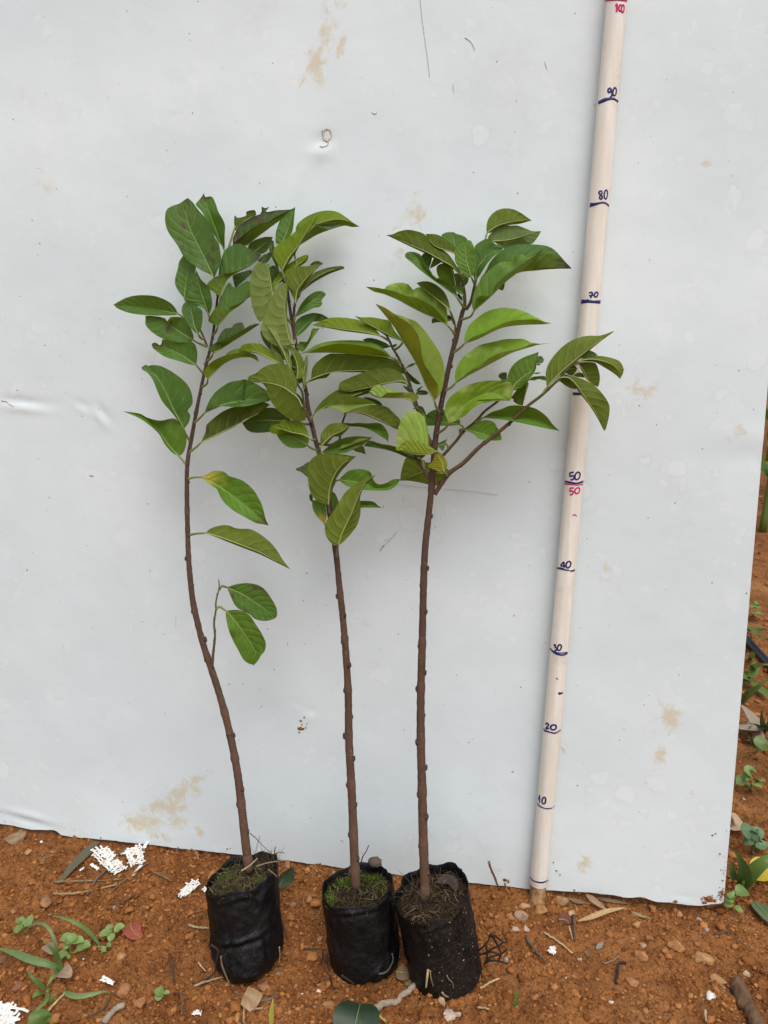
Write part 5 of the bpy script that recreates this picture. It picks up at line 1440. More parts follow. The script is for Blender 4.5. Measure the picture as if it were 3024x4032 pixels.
l3('d', 1.2, .2, 'I 1030,480 1160,455 1290,470 1420,520 1490,600 1497,670', 'I 1120,437 1260,418 1390,437 1490,475 1530,540 1532,600', 'I 1160,482 1230,492 1310,535 1400,590 1460,635', col='OL')
l3('d', .4, -.2, 'I 1040,490 1110,600 1170,700 1252,757', 'I 1150,485 1230,500 1265,580 1278,660 1265,740', 'I 1080,580 1140,680 1200,730', col='OD')
l3('u', .4, .0, 'I 1035,455 1130,400 1258,412', 'I 1070,390 1140,360 1200,370', 'I 1130,437 1200,425', col='DG')
l3('d', 2.0, 1.0, 'I 840,655 930,655 1010,720 1090,830 1180,960 1270,1100 1322,1238', 'I 900,637 1000,645 1130,690 1240,760 1320,850 1370,930 1385,1000 1370,1110 1340,1220', 'I 990,730 1095,870 1185,990 1275,1140', col='OL')
l3('d', .4, -.2, 'I 870,610 950,700 1062,778', 'I 960,640 1050,700', 'I 838,680 900,740 980,775', col='OD')
l3('d', .2, -.4, 'I 885,595 960,560 1032,556', 'I 930,530 1000,520', 'I 960,632 1000,612', col='OD')
l3('d', .0, -.4, 'I 990,630 1060,612 1117,658', 'I 1040,600 1090,608', 'I 1020,645 1080,650', col='OD', pet=False)
l3('u', .4, -.4, 'I 0,1092 200,1075 400,1080 600,1120 842,1240', 'I 100,1030 200,1000 300,960 430,960 560,985 640,1030 710,1090 760,1160', 'I 150,1105 300,1125 420,1150 560,1180 700,1210 800,1228', col='GB', at='H 1200,1040 1160,1070')
l3('u', .8, .4, 'H 1055,1140 1180,1170 1290,1200 1448,1252', 'H 1110,1110 1200,1050 1290,1033 1370,1060 1400,1110 1430,1160 1450,1220', 'H 1100,1162 1150,1190 1200,1235 1290,1255 1390,1258', col='GB', at='H 1000,1140 990,1180')
l3('u', -.8, -1.4, 'H 1000,1085 850,1060 720,1040 615,1010', 'H 880,1097 720,1094 620,1090', 'H 990,1030 880,960 800,915 700,930 640,970', col='G', at='H 1030,1110 1045,1130')
l3('u', 2.2, 1.6, 'H 742,1372 660,1405 520,1407 400,1382 302,1364', 'H 700,1345 620,1300 560,1270 480,1245 400,1262 345,1315', 'H 660,1290 657,1140 632,1080 610,1000 560,955 500,930 440,935 390,980 340,1080 310,1200', sg='+-', col='PY', fx='m', at='H 752,1395 735,1440', cap=.02)
l3('d', 1.8, 1.6, 'H 826,1598 800,1500 760,1420 742,1372', 'H 760,1590 690,1560 652,1538 700,1480 722,1420', 'H 862,1520 842,1460 790,1400', col='YL', at='H 845,1620 862,1642')
l3('u', .2, .0, 'H 755,1315 820,1290 862,1218', 'H 770,1280 840,1250', 'H 810,1372 842,1290', col='G', at='H 850,1300 875,1345')
l3('u', -.6, -1, 'H 715,1330 690,1280 660,1235', 'H 660,1290', 'H 720,1270', col='GB', pet=False)
l3('u', -.6, -1, 'H 625,1005 570,920 545,878', 'H 560,960 510,905 480,915', 'H 628,970 595,895', col='GD')
l3('u', -.2, -.2, 'H 622,1003 670,995 722,1026', 'H 670,985', 'H 670,1010', col='GB', pet=False)
l3('u', -.4, -1.0, 'J 440,850 300,800 150,745 0,705 -186,706', 'J 490,880 400,872 300,842 150,777 0,738 -150,714', 'J 490,800 400,780 300,750 200,728 100,700 0,685 -110,650 -150,665', col='GD', at='J 460,900 480,960', wn=.14)
l3('d', -1.4, -2.4, 'J 730,1010 600,1000 480,985 350,1030 208,1087', 'J 700,1070 640,1125 580,1142 430,1107 300,1087', 'J 745,970 700,948 600,900 450,880 290,830 245,900 220,990', col='OL')
# ------------------------------------------------------------------ things lying and growing on the ground
GREG = dict(Q=(0, 3200, 800 / 1659), V=(700, 3250, 600 / 1659), X=(1200, 3300, 800 / 1659), W=(1900, 3300, 1124 / 1659), T=(2650, 2500, 374 / 689), U=(2700, 1600, 324 / 652), S=(0, 0, 1.0))


def gp(s):
    """'Q 10,20 30,40,0.02' -> pixels and heights above the soil"""
    px, h = [], []; reg = 'S'
    for tok in s.split():
        if tok in GREG: reg = tok; continue
        v = list(map(float, tok.split(',')))
        ox, oy, sc = GREG[reg]
        px.append((ox + v[0] * sc, oy + v[1] * sc)); h.append(v[2] if len(v) > 2 else 0.0)
    return np.array(px), np.array(h)


def gpoints(s, lift=0.0):
    px, h = gp(s)
    z = h * 1.0
    for _ in range(6):
        P = zpt(px, z)
        z = ground_base(P[:, 0], P[:, 1]) + h
    P[:, 2] = np.maximum(P[:, 2], 0) + lift + 0.003
    g = ground_z(P[:, 0], P[:, 1])
    P[:, 2] = np.where(h <= 0, g + lift, P[:, 2])
    return P


def mesh_part(name, V, F, mat, col, parent, org):
    me = new_mesh(name, np.asarray(V) - org, F)
    point_attr(me, 'pigment', np.tile(np.asarray(col, float), (len(V), 1)) if np.ndim(col) == 1 else col)
    return obj(name, me, mat, parent)


def stick(name, s, r, label, cat, col=(.22, .14, .08), mat='straw', group=None, taper=.7, lift=None, n=14, wob=.2):
    """round twig or straw; r is its radius in metres"""
    P = catmull(gpoints(s, (r * 0.6 + .0022) if lift is None else lift), n)
    rng = np.random.default_rng(abs(hash(s)) % 1000 if False else len(s) * 31 + int(P[0][0] * 1e4) % 977)
    P = P + rng.normal(0, r * wob, P.shape)
    R = np.linspace(r, r * taper, n) * (rng.uniform(.88, 1.12, n) if n < 20 else 1 + .10 * fbm(np.arange(n) * .35, 0, 0, 2, 3))
    V, F = tube(P, R, 7 if n < 20 else 14)
    if n >= 20: V = V + r * .55 * np.stack([fbm(V[:, 0] * 190, V[:, 1] * 190, V[:, 2] * 190, 4, q) for q in (1, 2, 3)], 1)
    C = np.tile(np.array(col), (len(V), 1)) * (1 + .5 * fbm(V[:, 0] * 220, V[:, 1] * 220, V[:, 2] * 220, 3, 12))[:, None]
    return thing_mesh(name, V, F, M[mat], label, cat, group, attrs={'pigment': C})


def blade_mesh(P, w, fold=0.35, sidev=None, tipw=0.05, basew=0.6, n=18):
    """strap leaf with a keel: centre line points, half width in metres"""
    P = catmull(P, n)
    t = np.linspace(0, 1, n)
    prof = np.minimum(1, basew + (1 - basew) * t / 0.25) * np.where(t > 0.45, 1 - (1 - tipw) * ((t - 0.45) / 0.55) ** 1.6, 1)
    T = np.gradient(P, axis=0); T /= np.maximum(np.linalg.norm(T, axis=1)[:, None], 1e-9)
    view = CAM - P; view /= np.linalg.norm(view, axis=1)[:, None]
    ref = view if sidev is None else np.tile(sidev, (n, 1))
    S = np.cross(T, ref); S /= np.maximum(np.linalg.norm(S, axis=1)[:, None], 1e-9)
    Nn = np.cross(S, T)
    rows = []
    for s in (-1, -.5, 0, .5, 1):
        rows.append(P + S * (s * w * prof)[:, None] + Nn * (abs(s) * fold * w * prof)[:, None])
    V = np.stack(rows, 1).reshape(-1, 3)
    return V, [list(f) for f in grid_faces(n, 5)]


def lamina_mesh(P, w, fold=.25, n=13, up=(0, -0.35, 1), droop=0.0, k=0.9):
    """small oval leaf from base to tip"""
    P = catmull(P, n)
    t = np.linspace(0, 1, n)
    prof = np.sin(np.pi * np.clip(t, 0, 1) ** k) ** .75
    T = np.gradient(P, axis=0); T /= np.maximum(np.linalg.norm(T, axis=1)[:, None], 1e-9)
    upv = np.array(up, float); upv /= np.linalg.norm(upv)
    S = np.cross(T, upv); S /= np.maximum(np.linalg.norm(S, axis=1)[:, None], 1e-9)
    Nn = np.cross(S, T)
    rows = []
    for s in (-1, -.66, -.33, 0, .33, .66, 1):
        rows.append(P + S * (s * w * prof)[:, None] + Nn * ((abs(s) * fold - droop * s * s) * w * prof)[:, None])
    V = np.stack(rows, 1).reshape(-1, 3)
    return V, [list(f) for f in grid_faces(n, 7)]


GREEN = np.array([.15, .25, .05]); DGREEN = np.array([.07, .13, .03]); PGREEN = np.array([.21, .31, .085])


def weed(name, base, label, cat, leaves=(), blades=(), stems=(), col=GREEN, group=None):
    """base 'Q x,y'; leaves [(path, half width m)], blades likewise, stems [(path, radius)]"""
    b = gpoints(base)[0]
    e = empty(name, b, label, cat, group)
    for k, (s, r) in enumerate(stems):
        V, F = tube(catmull(np.vstack([gpoints(s)]), 9), np.linspace(r, r * .6, 9), 6)
        mesh_part('stem', V, F, M['petiole'], col * np.array([.9, .75, .7]), e, b)
    for k, it in enumerate(leaves):
        s, w = it[0], it[1]
        c = it[2] if len(it) > 2 else col
        V, F = lamina_mesh(gpoints(s, .001), w * .78)
        mesh_part('leaf', V, F, M['green'], np.array(c) * (0.88 + 0.06 * (k % 5)), e, b)
    for k, it in enumerate(blades):
        s, w = it[0], it[1]
        c = it[2] if len(it) > 2 else col
        V, F = blade_mesh(gpoints(s, .0015), w * .75)
        mesh_part('blade', V, F, M['green'], np.array(c) * (0.88 + 0.06 * (k % 5)), e, b)
    return e


# ---- left patch of grass and seedlings
weed('grass_clump', 'Q 520,1340', 'tuft of strap grass with one broad blade lying flat over the soil', 'grass', blades=[
    ('Q 522,1345 490,1260,.012 450,1170,.03 400,1110,.04 353,1065,.045', .0035, DGREEN * 1.5), ('Q 500,1290 400,1265,.008 250,1225,.012 100,1165,.008 -30,1130,.002', .0052, np.array([.16, .25, .09])),
    ('Q 490,1240 462,1130,.025 430,1020,.04 385,955,.045 330,928,.04 250,950,.03 183,1030,.012', .0024, np.array([.20, .24, .10])), ('Q 490,1300 440,1360,.008 385,1440,.004', .004, PGREEN * .8)])
weed('grass_sprig', 'Q 815,1100', 'single arched grass blade rising beside four-leaved seedlings', 'grass', blades=[('Q 818,1102 740,1010,.015 650,940,.028 540,893,.034 428,865,.036', .0030, PGREEN * .75)])
weed('grass_clump', 'Q 385,1470', 'low tuft of narrow grass blades beside the flat brown stone', 'grass', blades=[
    ('Q 380,1468 320,1420,.01 260,1365,.018 222,1313,.02', .003, DGREEN * 1.5), ('Q 385,1475 380,1560,.006 300,1640,.006 225,1712,.002', .0030, PGREEN * .8),
    ('Q 520,1470 560,1510,.004 640,1528,.008 760,1510,.010 850,1487,.008 905,1500,.003', .0036, np.array([.19, .27, .10])), ('Q 385,1455 430,1465,.004', .002), ('Q 400,1565 430,1530,.006 470,1500,.01', .0022)],
    leaves=[('Q 370,1490 320,1500,.006 262,1540,.006', .0045)])
weed('seedling', 'Q 220,990', 'four-leaved seedling under the drooping end of a grass blade', 'seedling', leaves=[('Q 200,940,.008 165,905,.012 150,930,.012', .006), ('Q 195,955,.008 160,965,.01 130,1010,.01', .006), ('Q 200,950,.010 230,925,.013 258,940,.012', .007), ('Q 220,935,.012 250,890,.014 268,912,.014', .005)], stems=[('Q 200,1000 200,950,.010', .0008)], col=PGREEN * .9)
weed('seedling', 'Q 575,1170', 'seedling with pointed pale leaves beside the grass tuft', 'seedling', leaves=[('Q 580,1090,.016 545,1050,.020 500,1075,.020', .008), ('Q 585,1085,.018 595,1040,.022 605,1003,.024', .007), ('Q 590,1090,.016 640,1062,.018 690,1078,.016', .006), ('Q 570,1110,.012 540,1115,.012 515,1135,.01', .006)], stems=[('Q 578,1175 576,1120,.010 582,1085,.018', .0011)], col=PGREEN)
weed('seedling', 'Q 620,1165', 'sprawling seedling whose leaves stretch towards a curved straw', 'seedling', leaves=[('Q 625,1150,.008 690,1105,.012 745,1110,.010', .0075), ('Q 560,1170,.006 510,1185,.008 480,1235,.006', .0065), ('Q 545,1210,.004 580,1190,.004', .004)], stems=[('Q 570,1170 620,1160,.006 635,1148,.008', .0009), ('Q 745,1135,.004 800,1112,.006 870,1112,.005', .0009)], col=PGREEN * .95)
weed('seedling', 'Q 915,1060', 'bright seedling of four spread leaves beside the red dead leaf', 'seedling', leaves=[('Q 912,1000,.012 890,970,.016 930,950,.016', .0055), ('Q 905,1000,.012 860,1005,.014 813,1032,.012', .006), ('Q 912,1005,.012 910,1040,.010 893,1078,.008', .006), ('Q 935,1000,.012 975,958,.016 1022,952,.016', .006)], stems=[('Q 915,1062 914,1000,.012', .0009), ('Q 918,1030,.006 940,995,.012', .0007)], col=PGREEN)
weed('seedling', 'Q 865,1150', 'tiny seedling below the bright four-leaved one', 'seedling', leaves=[('Q 870,1115,.006 890,1103,.008 905,1118,.007', .0038), ('Q 868,1120,.006 850,1140,.005 868,1158,.004', .004)], stems=[('Q 868,1150 870,1115,.006', .0007)], col=PGREEN * .9)
weed('seedling', 'Q 1325,1560', 'three-leaved seedling alone on bare soil left of the wispy-mossed grow bag', 'seedling', leaves=[('Q 1330,1500,.010 1300,1475,.014 1290,1450,.014', .0065), ('Q 1325,1500,.009 1300,1530,.008 1312,1555,.006', .006), ('Q 1335,1497,.010 1362,1492,.011 1390,1497,.010', .003)], stems=[('Q 1325,1562 1330,1500,.010', .0008)], col=PGREEN)
weed('seedling', 'Q 350,1760', 'broad-leaved green weed beside the torn white sack bundle', 'weed', leaves=[('Q 350,1760,.01 330,1690,.02 348,1625,.022', .014, GREEN * .8), ('Q 360,1745,.01 400,1700,.018 430,1690,.018', .009, GREEN * .75)], stems=[('Q 350,1790 352,1750,.012', .0012)])

# ---- dry sticks and straws
stick('twig', 'Q 1045,305 960,385 880,470 800,580 715,695', .0021, 'brown forked twig crossing the larger white sack scrap', 'twig', (.16, .10, .06))
stick('twig', 'Q 1300,358 1200,445 1100,530 990,620 888,702', .0012, 'thin straight twig running past the rounder white sack scrap', 'twig', (.18, .12, .07))
stick('straw', 'Q 440,606 620,598 820,590 1000,574', .0014, 'grey straw lying below the grey dry leaf blade', 'straw', (.22, .16, .09))
stick('straw', 'Q 435,697 560,682 700,668 960,634', .0017, 'long yellowish straw lying parallel below a grey straw', 'straw', (.34, .22, .10))
stick('twig', 'Q 1250,523 1320,548 1400,577', .0016, 'short brown twig between the sack scraps and wispy-mossed grow bag', 'twig', (.20, .13, .07))
stick('twig', 'Q 908,770 1010,742 1112,704', .0011, 'thin dark twig below the crossing twigs', 'twig', (.11, .07, .045))
stick('stick', 'Q 850,1735 930,1665 1012,1605', .0034, 'pale grey broken stick end lying on the soil below the brown stones', 'stick', (.36, .29, .22), taper=.9)
stick('twig', 'Q 1385,1165 1405,1280 1425,1405', .0015, 'dark rotten twig lying left of the wispy-mossed grow bag', 'twig', (.09, .055, .035))
stick('root', 'Q 1420,1510 1450,1503,.006 1483,1520,.010 1488,1610,.006 1492,1705', .0012, 'brown hooked rootlet sticking out of the soil beside a small seedling', 'rootlet', (.16, .09, .05))
stick('twig', 'Q 905,1545 850,1610 760,1670 690,1712', .0010, 'thin dark twig beside the pale stick end', 'twig', (.12, .08, .05))
stick('straw', 'Q 372,1672 450,1580 547,1484', .0014, 'pale yellow straw leaning over the broad-leaved green weed', 'straw', (.48, .36, .17))
V_, F_ = blade_mesh(gpoints('Q 800,262 700,370 590,490 485,605', .004), .0068, .12, np.array([0, -.3, 1.0]), .3, .5)
thing_mesh('dry_leaf', V_, F_, M['straw'], 'broad grey-green dry leaf blade lying beside the larger white sack scrap', 'dry leaf', attrs={'pigment': np.tile((.115, .105, .065), (len(V_), 1))})
stick('straw', 'V 180,1792 330,1745 510,1697', .0015, 'tan straw lying in front of the wispy-mossed grow bag', 'straw', (.33, .23, .13))
stick('straw', 'V 120,1128 220,1140 345,1160', .0016, 'pale straw poking at the left side of the wispy-mossed grow bag', 'straw', (.42, .31, .19))
stick('straw', 'V 225,1505 265,1555 303,1612', .0009, 'short white straw left of the wispy-mossed grow bag foot', 'straw', (.55, .45, .32))
stick('straw', 'V 720,2190 722,2060 724,1975', .0011, 'thin upright pale straw beside the papery dry leaf', 'straw', (.42, .28, .15))
stick('straw', 'V 765,2062 850,2058 930,2056', .0013, 'pale straw lying level below the papery dry leaf', 'straw', (.45, .34, .2))
stick('twig', 'V 880,1975 980,1965 1085,1905', .0017, 'grey twig lying behind the yellow grass blade', 'twig', (.17, .14, .11))
stick('twig', 'V 135,280,.004 200,370 235,455', .0009, 'thin curved rootlet below the board left of the wispy-mossed grow bag', 'rootlet', (.36, .22, .11))
stick('twig', 'V 1440,490 1520,545 1540,610', .0010, 'bent pale rootlet between the two mossy grow bags', 'rootlet', (.42, .27, .14))
V_, F_ = blade_mesh(gpoints('V 1018,2180 1020,2080,.012 1030,1990,.022 1040,1925,.028', .002), .0026, .3)
thing_mesh('grass_sprig', V_, F_, M['green'], 'single yellow grass blade standing in front of the wispy-mossed grow bag', 'grass', attrs={'pigment': np.tile((.48, .44, .09), (len(V_), 1))})
V_, F_ = blade_mesh(gpoints('V 850,1830,.012 815,1910,.012 770,1980,.006 735,2035,.003', .002), .009, .45, None, .7, .15)
thing_mesh('dry_leaf', V_, F_, M['straw'], 'papery tan dry leaf folded in front of the wispy-mossed grow bag', 'dry leaf', attrs={'pigment': np.tile((.36, .235, .125), (len(V_), 1))})
stick('stick', 'X 545,1450 650,1400 750,1350 830,1300 918,1243', .0040, 'weathered grey stick between the green-mossed and speckled grow bags', 'stick', (.33, .255, .185), taper=.75)
stick('straw', 'X 1430,1258 1500,1215 1585,1170', .0013, 'pale straw right of the speckled grow bag foot', 'straw', (.50, .36, .19))
stick('straw', 'X 1415,1425 1460,1438 1505,1448', .0013, 'short tan straw below the dark root tangle', 'straw', (.45, .32, .17))
stick('twig', 'W 35,165,.060 55,220,.038 78,275,.018 98,322', .0016, 'short reddish twig propped against the board beside the third sapling', 'twig', (.24, .12, .06))
stick('twig', 'W 128,285,.012 138,320,.004 146,343', .0013, 'stub of reddish twig at the board foot near the propped twig', 'twig', (.28, .15, .075))
stick('straw', 'W 355,568 440,620 522,682', .0013, 'pale straight straw on bare soil in front of the pole', 'straw', (.52, .38, .2))
stick('twig', 'W 530,465 532,540 537,612', .0021, 'dark short twig crossing the pale straight straw', 'twig', (.13, .08, .05))
stick('straw', 'W 500,535,.006 510,570,.004 525,605', .0011, 'yellow straw stub leaning on the dark short twig', 'straw', (.50, .34, .15))
stick('root', 'W 832,733 800,740 785,772 787,800 772,830 775,856', .0018, 'black wriggling root piece on the smooth soil', 'root', (.035, .025, .022), taper=.8)
stick('twig', 'W 250,600 300,665 362,742', .0018, 'grey twig beside the dark root tangle', 'twig', (.12, .09, .065))
stick('twig', 'W 705,733 760,722 800,690', .0010, 'faint grey rootlet above the black root piece', 'rootlet', (.25, .18, .13))
stick('twig', 'W 1350,575 1420,562 1450,568', .0013, 'dark thin twig on the smooth soil below the board corner', 'twig', (.11, .07, .045))
stick('log', 'W 1478,868 1505,930 1535,990 1575,1065 1600,1120', .0085, 'crumbling brown rotten stick lying on the smooth soil', 'stick', (.15, .085, .045), taper=.8, n=26, wob=.02, lift=.004)
stick('twig', 'W 1290,1030,.006 1292,1060,.003 1296,1085', .0016, 'small forked straw sticking up near the rotten stick', 'straw', (.45, .32, .2))
weed('grass_sprig', 'W 190,990', 'single short green blade right of the speckled grow bag', 'grass', blades=[('W 192,988 196,950,.010 206,888,.022', .0026, GREEN)])
for s, w, lb, c in [('W 600,352,.004 650,395,.004 722,447', .0070, 'dry strap leaf lying under the lifted board edge', (.33, .22, .13)), ('W 555,497 640,482,.004 720,452,.006 825,432,.004', .0055, 'long curled tan dry leaf below the lifted board edge', (.44, .30, .15)),
                    ('W 660,365 740,390 840,405', .0045, 'narrow brown dry leaf tucked under the lifted board edge', (.22, .14, .08)), ('W 500,370 550,385 605,400', .0050, 'short brown dry leaf under the board beside the pole', (.20, .125, .07)),
                    ('W 860,460 920,470 985,485', .0030, 'pale green dry strip on soil below the board', (.27, .25, .13)), ('W 660,668 680,650 700,628', .0050, 'grey dry leaf chip on the smooth soil', (.26, .21, .17))]:
    V_, F_ = blade_mesh(gpoints(s, .003), w * .55, .6, np.array([0, -.5, 1.0]), .15, .3)
    thing_mesh('dry_leaf', V_, F_, M['straw'], lb, 'dry leaf', attrs={'pigment': np.tile(c, (len(V_), 1))})

# ---- fallen leaves
def fallen(name, path, w, label, col, mat='green', fold=.2, up=(0, -.35, 1), cat='leaf', pet=None, k=.9):
    P = gpoints(path, .002)
    V, F = lamina_mesh(P, w, fold, 17, up, 0.0, k)
    org_ = np.array([V[:, 0].mean(), V[:, 1].mean(), V[:, 2].min()])
    e = empty(name, org_, label, cat)
    mesh_part('blade', V, F, M[mat], col, e, org_)
    v, f = tube(catmull(P, 17)[:-1] + np.array([0, -.0004, .0006]), np.linspace(.0011, .0004, 16), 6)
    mesh_part('midrib', v, f, M['petiole'], np.array(col) * .55 + np.array([.14, .15, .05]), e, org_)
    if pet:
        v, f = tube(catmull(gpoints(pet, .002), 8), .0012, 6)
        mesh_part('petiole', v, f, M['petiole'], (.42, .38, .10), e, org_)
    return e


P_ = catmull(gpoints('X 395,1660,.004 412,1560,.012 435,1460,.016 452,1385,.012', .002), 18)
V_, F_ = blade_mesh(P_, .0235, .16, np.array([0, -.55, 1.0]), .55, .6)
org_ = np.array([V_[:, 0].mean(), V_[:, 1].mean(), V_[:, 2].min()])
fl_ = empty('fallen_leaf', org_, 'glossy dark green fallen leaf with yellow stalk lying before the green-mossed grow bag', 'leaf')
mesh_part('blade', V_, F_, M['green'], (.030, .055, .026), fl_, org_)
v_, f_ = tube(P_ + np.array([0, -.0005, .0008]), np.linspace(.0011, .0006, 18), 6)
mesh_part('midrib', v_, f_, M['petiole'], (.13, .16, .06), fl_, org_)
v_, f_ = tube(catmull(gpoints('X 545,1448,.010 600,1480,.006 665,1515', .002), 8), .0012, 6)
mesh_part('petiole', v_, f_, M['petiole'], (.42, .38, .10), fl_, org_)
fallen('fallen_leaf', 'V 1100,720,.012 1140,620,.022 1190,540,.034 1258,482,.046', .011, 'blue-green leaf standing folded behind the wispy-mossed grow bag', np.array([.085, .135, .075]), fold=.7, up=(.5, -1, .3))
fallen('dead_leaf', 'Q 1065,940,.004 1085,990,.006 1120,1030,.004 1172,1052', .010, 'small curled red dead leaf beside the bright seedling', np.array([.30, .075, .045]), mat='straw', fold=.4)
fallen('dead_leaf', 'X 745,1120,.003 800,1128,.004 862,1135', .009, 'flat brown dead leaf between the green-mossed and speckled grow bags', np.array([.20, .135, .075]), mat='straw', fold=.1)
fallen('dead_leaf', 'X 805,1165 850,1195 885,1215', .005, 'narrow tan dead leaf beside the weathered grey stick', np.array([.30, .20, .12]), mat='straw', fold=.2)
fallen('dead_leaf', 'Q 500,1330,.004 550,1345,.008 590,1370,.006', .008, 'withered pinkish leaf at the foot of the strap grass tuft', np.array([.33, .22, .16]), mat='straw', fold=.5)
fallen('dead_leaf', 'Q 385,1100,.008 420,1150,.010 455,1190,.006', .006, 'dry mauve leaf leaning in the strap grass tuft', np.array([.30, .20, .16]), mat='straw', fold=.4)
fallen('dead_leaf', 'W 440,488 480,492 505,515', .008, 'small dark red dead leaf below the pole', np.array([.14, .05, .035]), mat='straw', fold=.3)

# ---- scraps of woven white sack
def sack(path, n, w, ln, label, seed, cross=True):
    rng = np.random.default_rng(seed)
    P = gpoints(path, .003)
    c = P.mean(0)
    e = empty('sack_scrap', c, label, 'sack scrap', None)
    ax = P[-1] - P[0]; L = np.linalg.norm(ax); ax = ax / L
    up = np.array([0, 0, 1.0]); sd = np.cross(up, ax); sd /= np.linalg.norm(sd)
    for k in range(n):
        off = (k - (n - 1) / 2) * w * 1.9
        axk = ax + sd * rng.normal(0, .10); axk /= np.linalg.norm(axk)
        a, b = -L / 2 + rng.uniform(-.15, .15) * L, L / 2 + rng.uniform(-.25, .12) * L
        tt = np.linspace(a, b, 7)
        pts = c + np.outer(tt, axk) + sd * off + np.outer(rng.normal(0, .0006, 7) + .0012 * ((np.arange(7) + k) % 2), up) + np.outer(rng.normal(0, .0004, 7), sd)
        pts[:, 2] = np.maximum(pts[:, 2], ground_z(pts[:, 0], pts[:, 1]) + .0008)
        V, F = ribbon(pts, np.tile(up, (7, 1)), w, .0003)
        obj('strip', new_mesh('strip', V - c, F), M['sack'], e)
    if cross:
        m_ = max(3, int(L / (w * 2.6)))
        for k in range(m_):
            pos = (k + .5) / m_ * L - L / 2
            hw = n * w * rng.uniform(.7, 1.35)
            tt = np.linspace(-hw, hw, 6)
            sdk = sd + ax * rng.normal(0, .25); sdk /= np.linalg.norm(sdk)
            pts = c + ax * pos + np.outer(tt, sdk) + sd * rng.normal(0, w) + np.outer(.0012 * ((np.arange(6) + k + 1) % 2) + .0006 + rng.normal(0, .0004, 6), up)
            pts[:, 2] = np.maximum(pts[:, 2], ground_z(pts[:, 0], pts[:, 1]) + .001)
            V, F = ribbon(pts, np.tile(up, (6, 1)), w * .9, .0003)
            obj('strip', new_mesh('strip', V - c, F), M['sack'], e)
    return e


sack('Q 810,330 890,440 985,505', 9, .0012, 1, 'larger scrap of frayed white woven sack crossed by a brown twig', 1)
sack('Q 1085,335 1110,400 1130,455', 9, .0012, 1, 'rounder scrap of frayed white woven sack below the board edge', 2)
sack('Q 1165,460 1120,515 1065,545', 1, .0022, 1, 'thin white sack thread trailing below the rounder sack scrap', 3, False)
sack('Q 1225,285 1200,310 1180,345', 1, .0024, 1, 'thin white sack thread trailing up to the board edge', 4, False)
sack('Q 1480,700 1540,655 1610,618', 6, .0012, 1, 'small white sack scrap left of the wispy-mossed grow bag', 5)
sack('V 275,765 300,745 322,722', 2, .0018, 1, 'white sack shred touching the rim side of the wispy-mossed grow bag', 6, False)
sack('Q 735,450 770,468 803,486', 1, .0022, 1, 'single white sack strip left of the larger sack scrap', 7, False)
sack('Q 648,497 672,490 697,480', 1, .0020, 1, 'short white sack strip beside the grey dry leaf blade', 8, False)
sack('Q -20,1720 60,1690 150,1640', 9, .0017, 1, 'crumpled bundle of torn white sack beside the broad-leaved green weed', 9)
sack('Q 838,1398 885,1412 935,1425', 2, .0016, 1, 'little white sack strip above the flat brown stone', 10, False)
sack('Q 1575,1650 1610,1655 1650,1655', 2, .0016, 1, 'little white sack strip in front of the wispy-mossed grow bag', 11, False)
sack('W 385,675 405,678 430,660', 2, .0018, 1, 'frayed whitish shred on bare soil in front of the pole', 12, True)

# ---- stones
def stone(px, size, label, col, seed, flat=.6, name='stone', sink=.33, rough=.34):
    rng = np.random.default_rng(seed)
    p = gpoints(px)[0]
    V = ICO2.copy()
    V = V * (1 + rough * 1.6 * fbm(V[:, 0] * 1.3 + seed, V[:, 1] * 1.3, V[:, 2] * 1.3, 3, seed)[:, None])
    # a few flat facets
    for _ in range(12):
        nrm = rng.normal(size=3); nrm /= np.linalg.norm(nrm)
        dcut = rng.uniform(.5, .85)
        ex = np.maximum(V @ nrm - dcut, 0)
        V = V - np.outer(ex, nrm)
    V = V * np.array([1, rng.uniform(.65, .95), flat])
    a = rng.uniform(0, 6.28); Rz = np.array([[math.cos(a), -math.sin(a), 0], [math.sin(a), math.cos(a), 0], [0, 0, 1]])
    V = (V @ Rz.T) * size * .80 / 2
    V = V + p + np.array([0, 0, size / 2 * flat * (1 - 2 * sink)])
    col = np.array(col) * .7 + np.array([.36, .15, .05]) * .3
    C = col * (1 + .45 * fbm(V[:, 0] * 160, V[:, 1] * 160, V[:, 2] * 160, 2, seed))[:, None]
    return thing_mesh(name, V, ICO2F, M['stone'], label, 'stone', attrs={'pigment': C}, smooth=False)


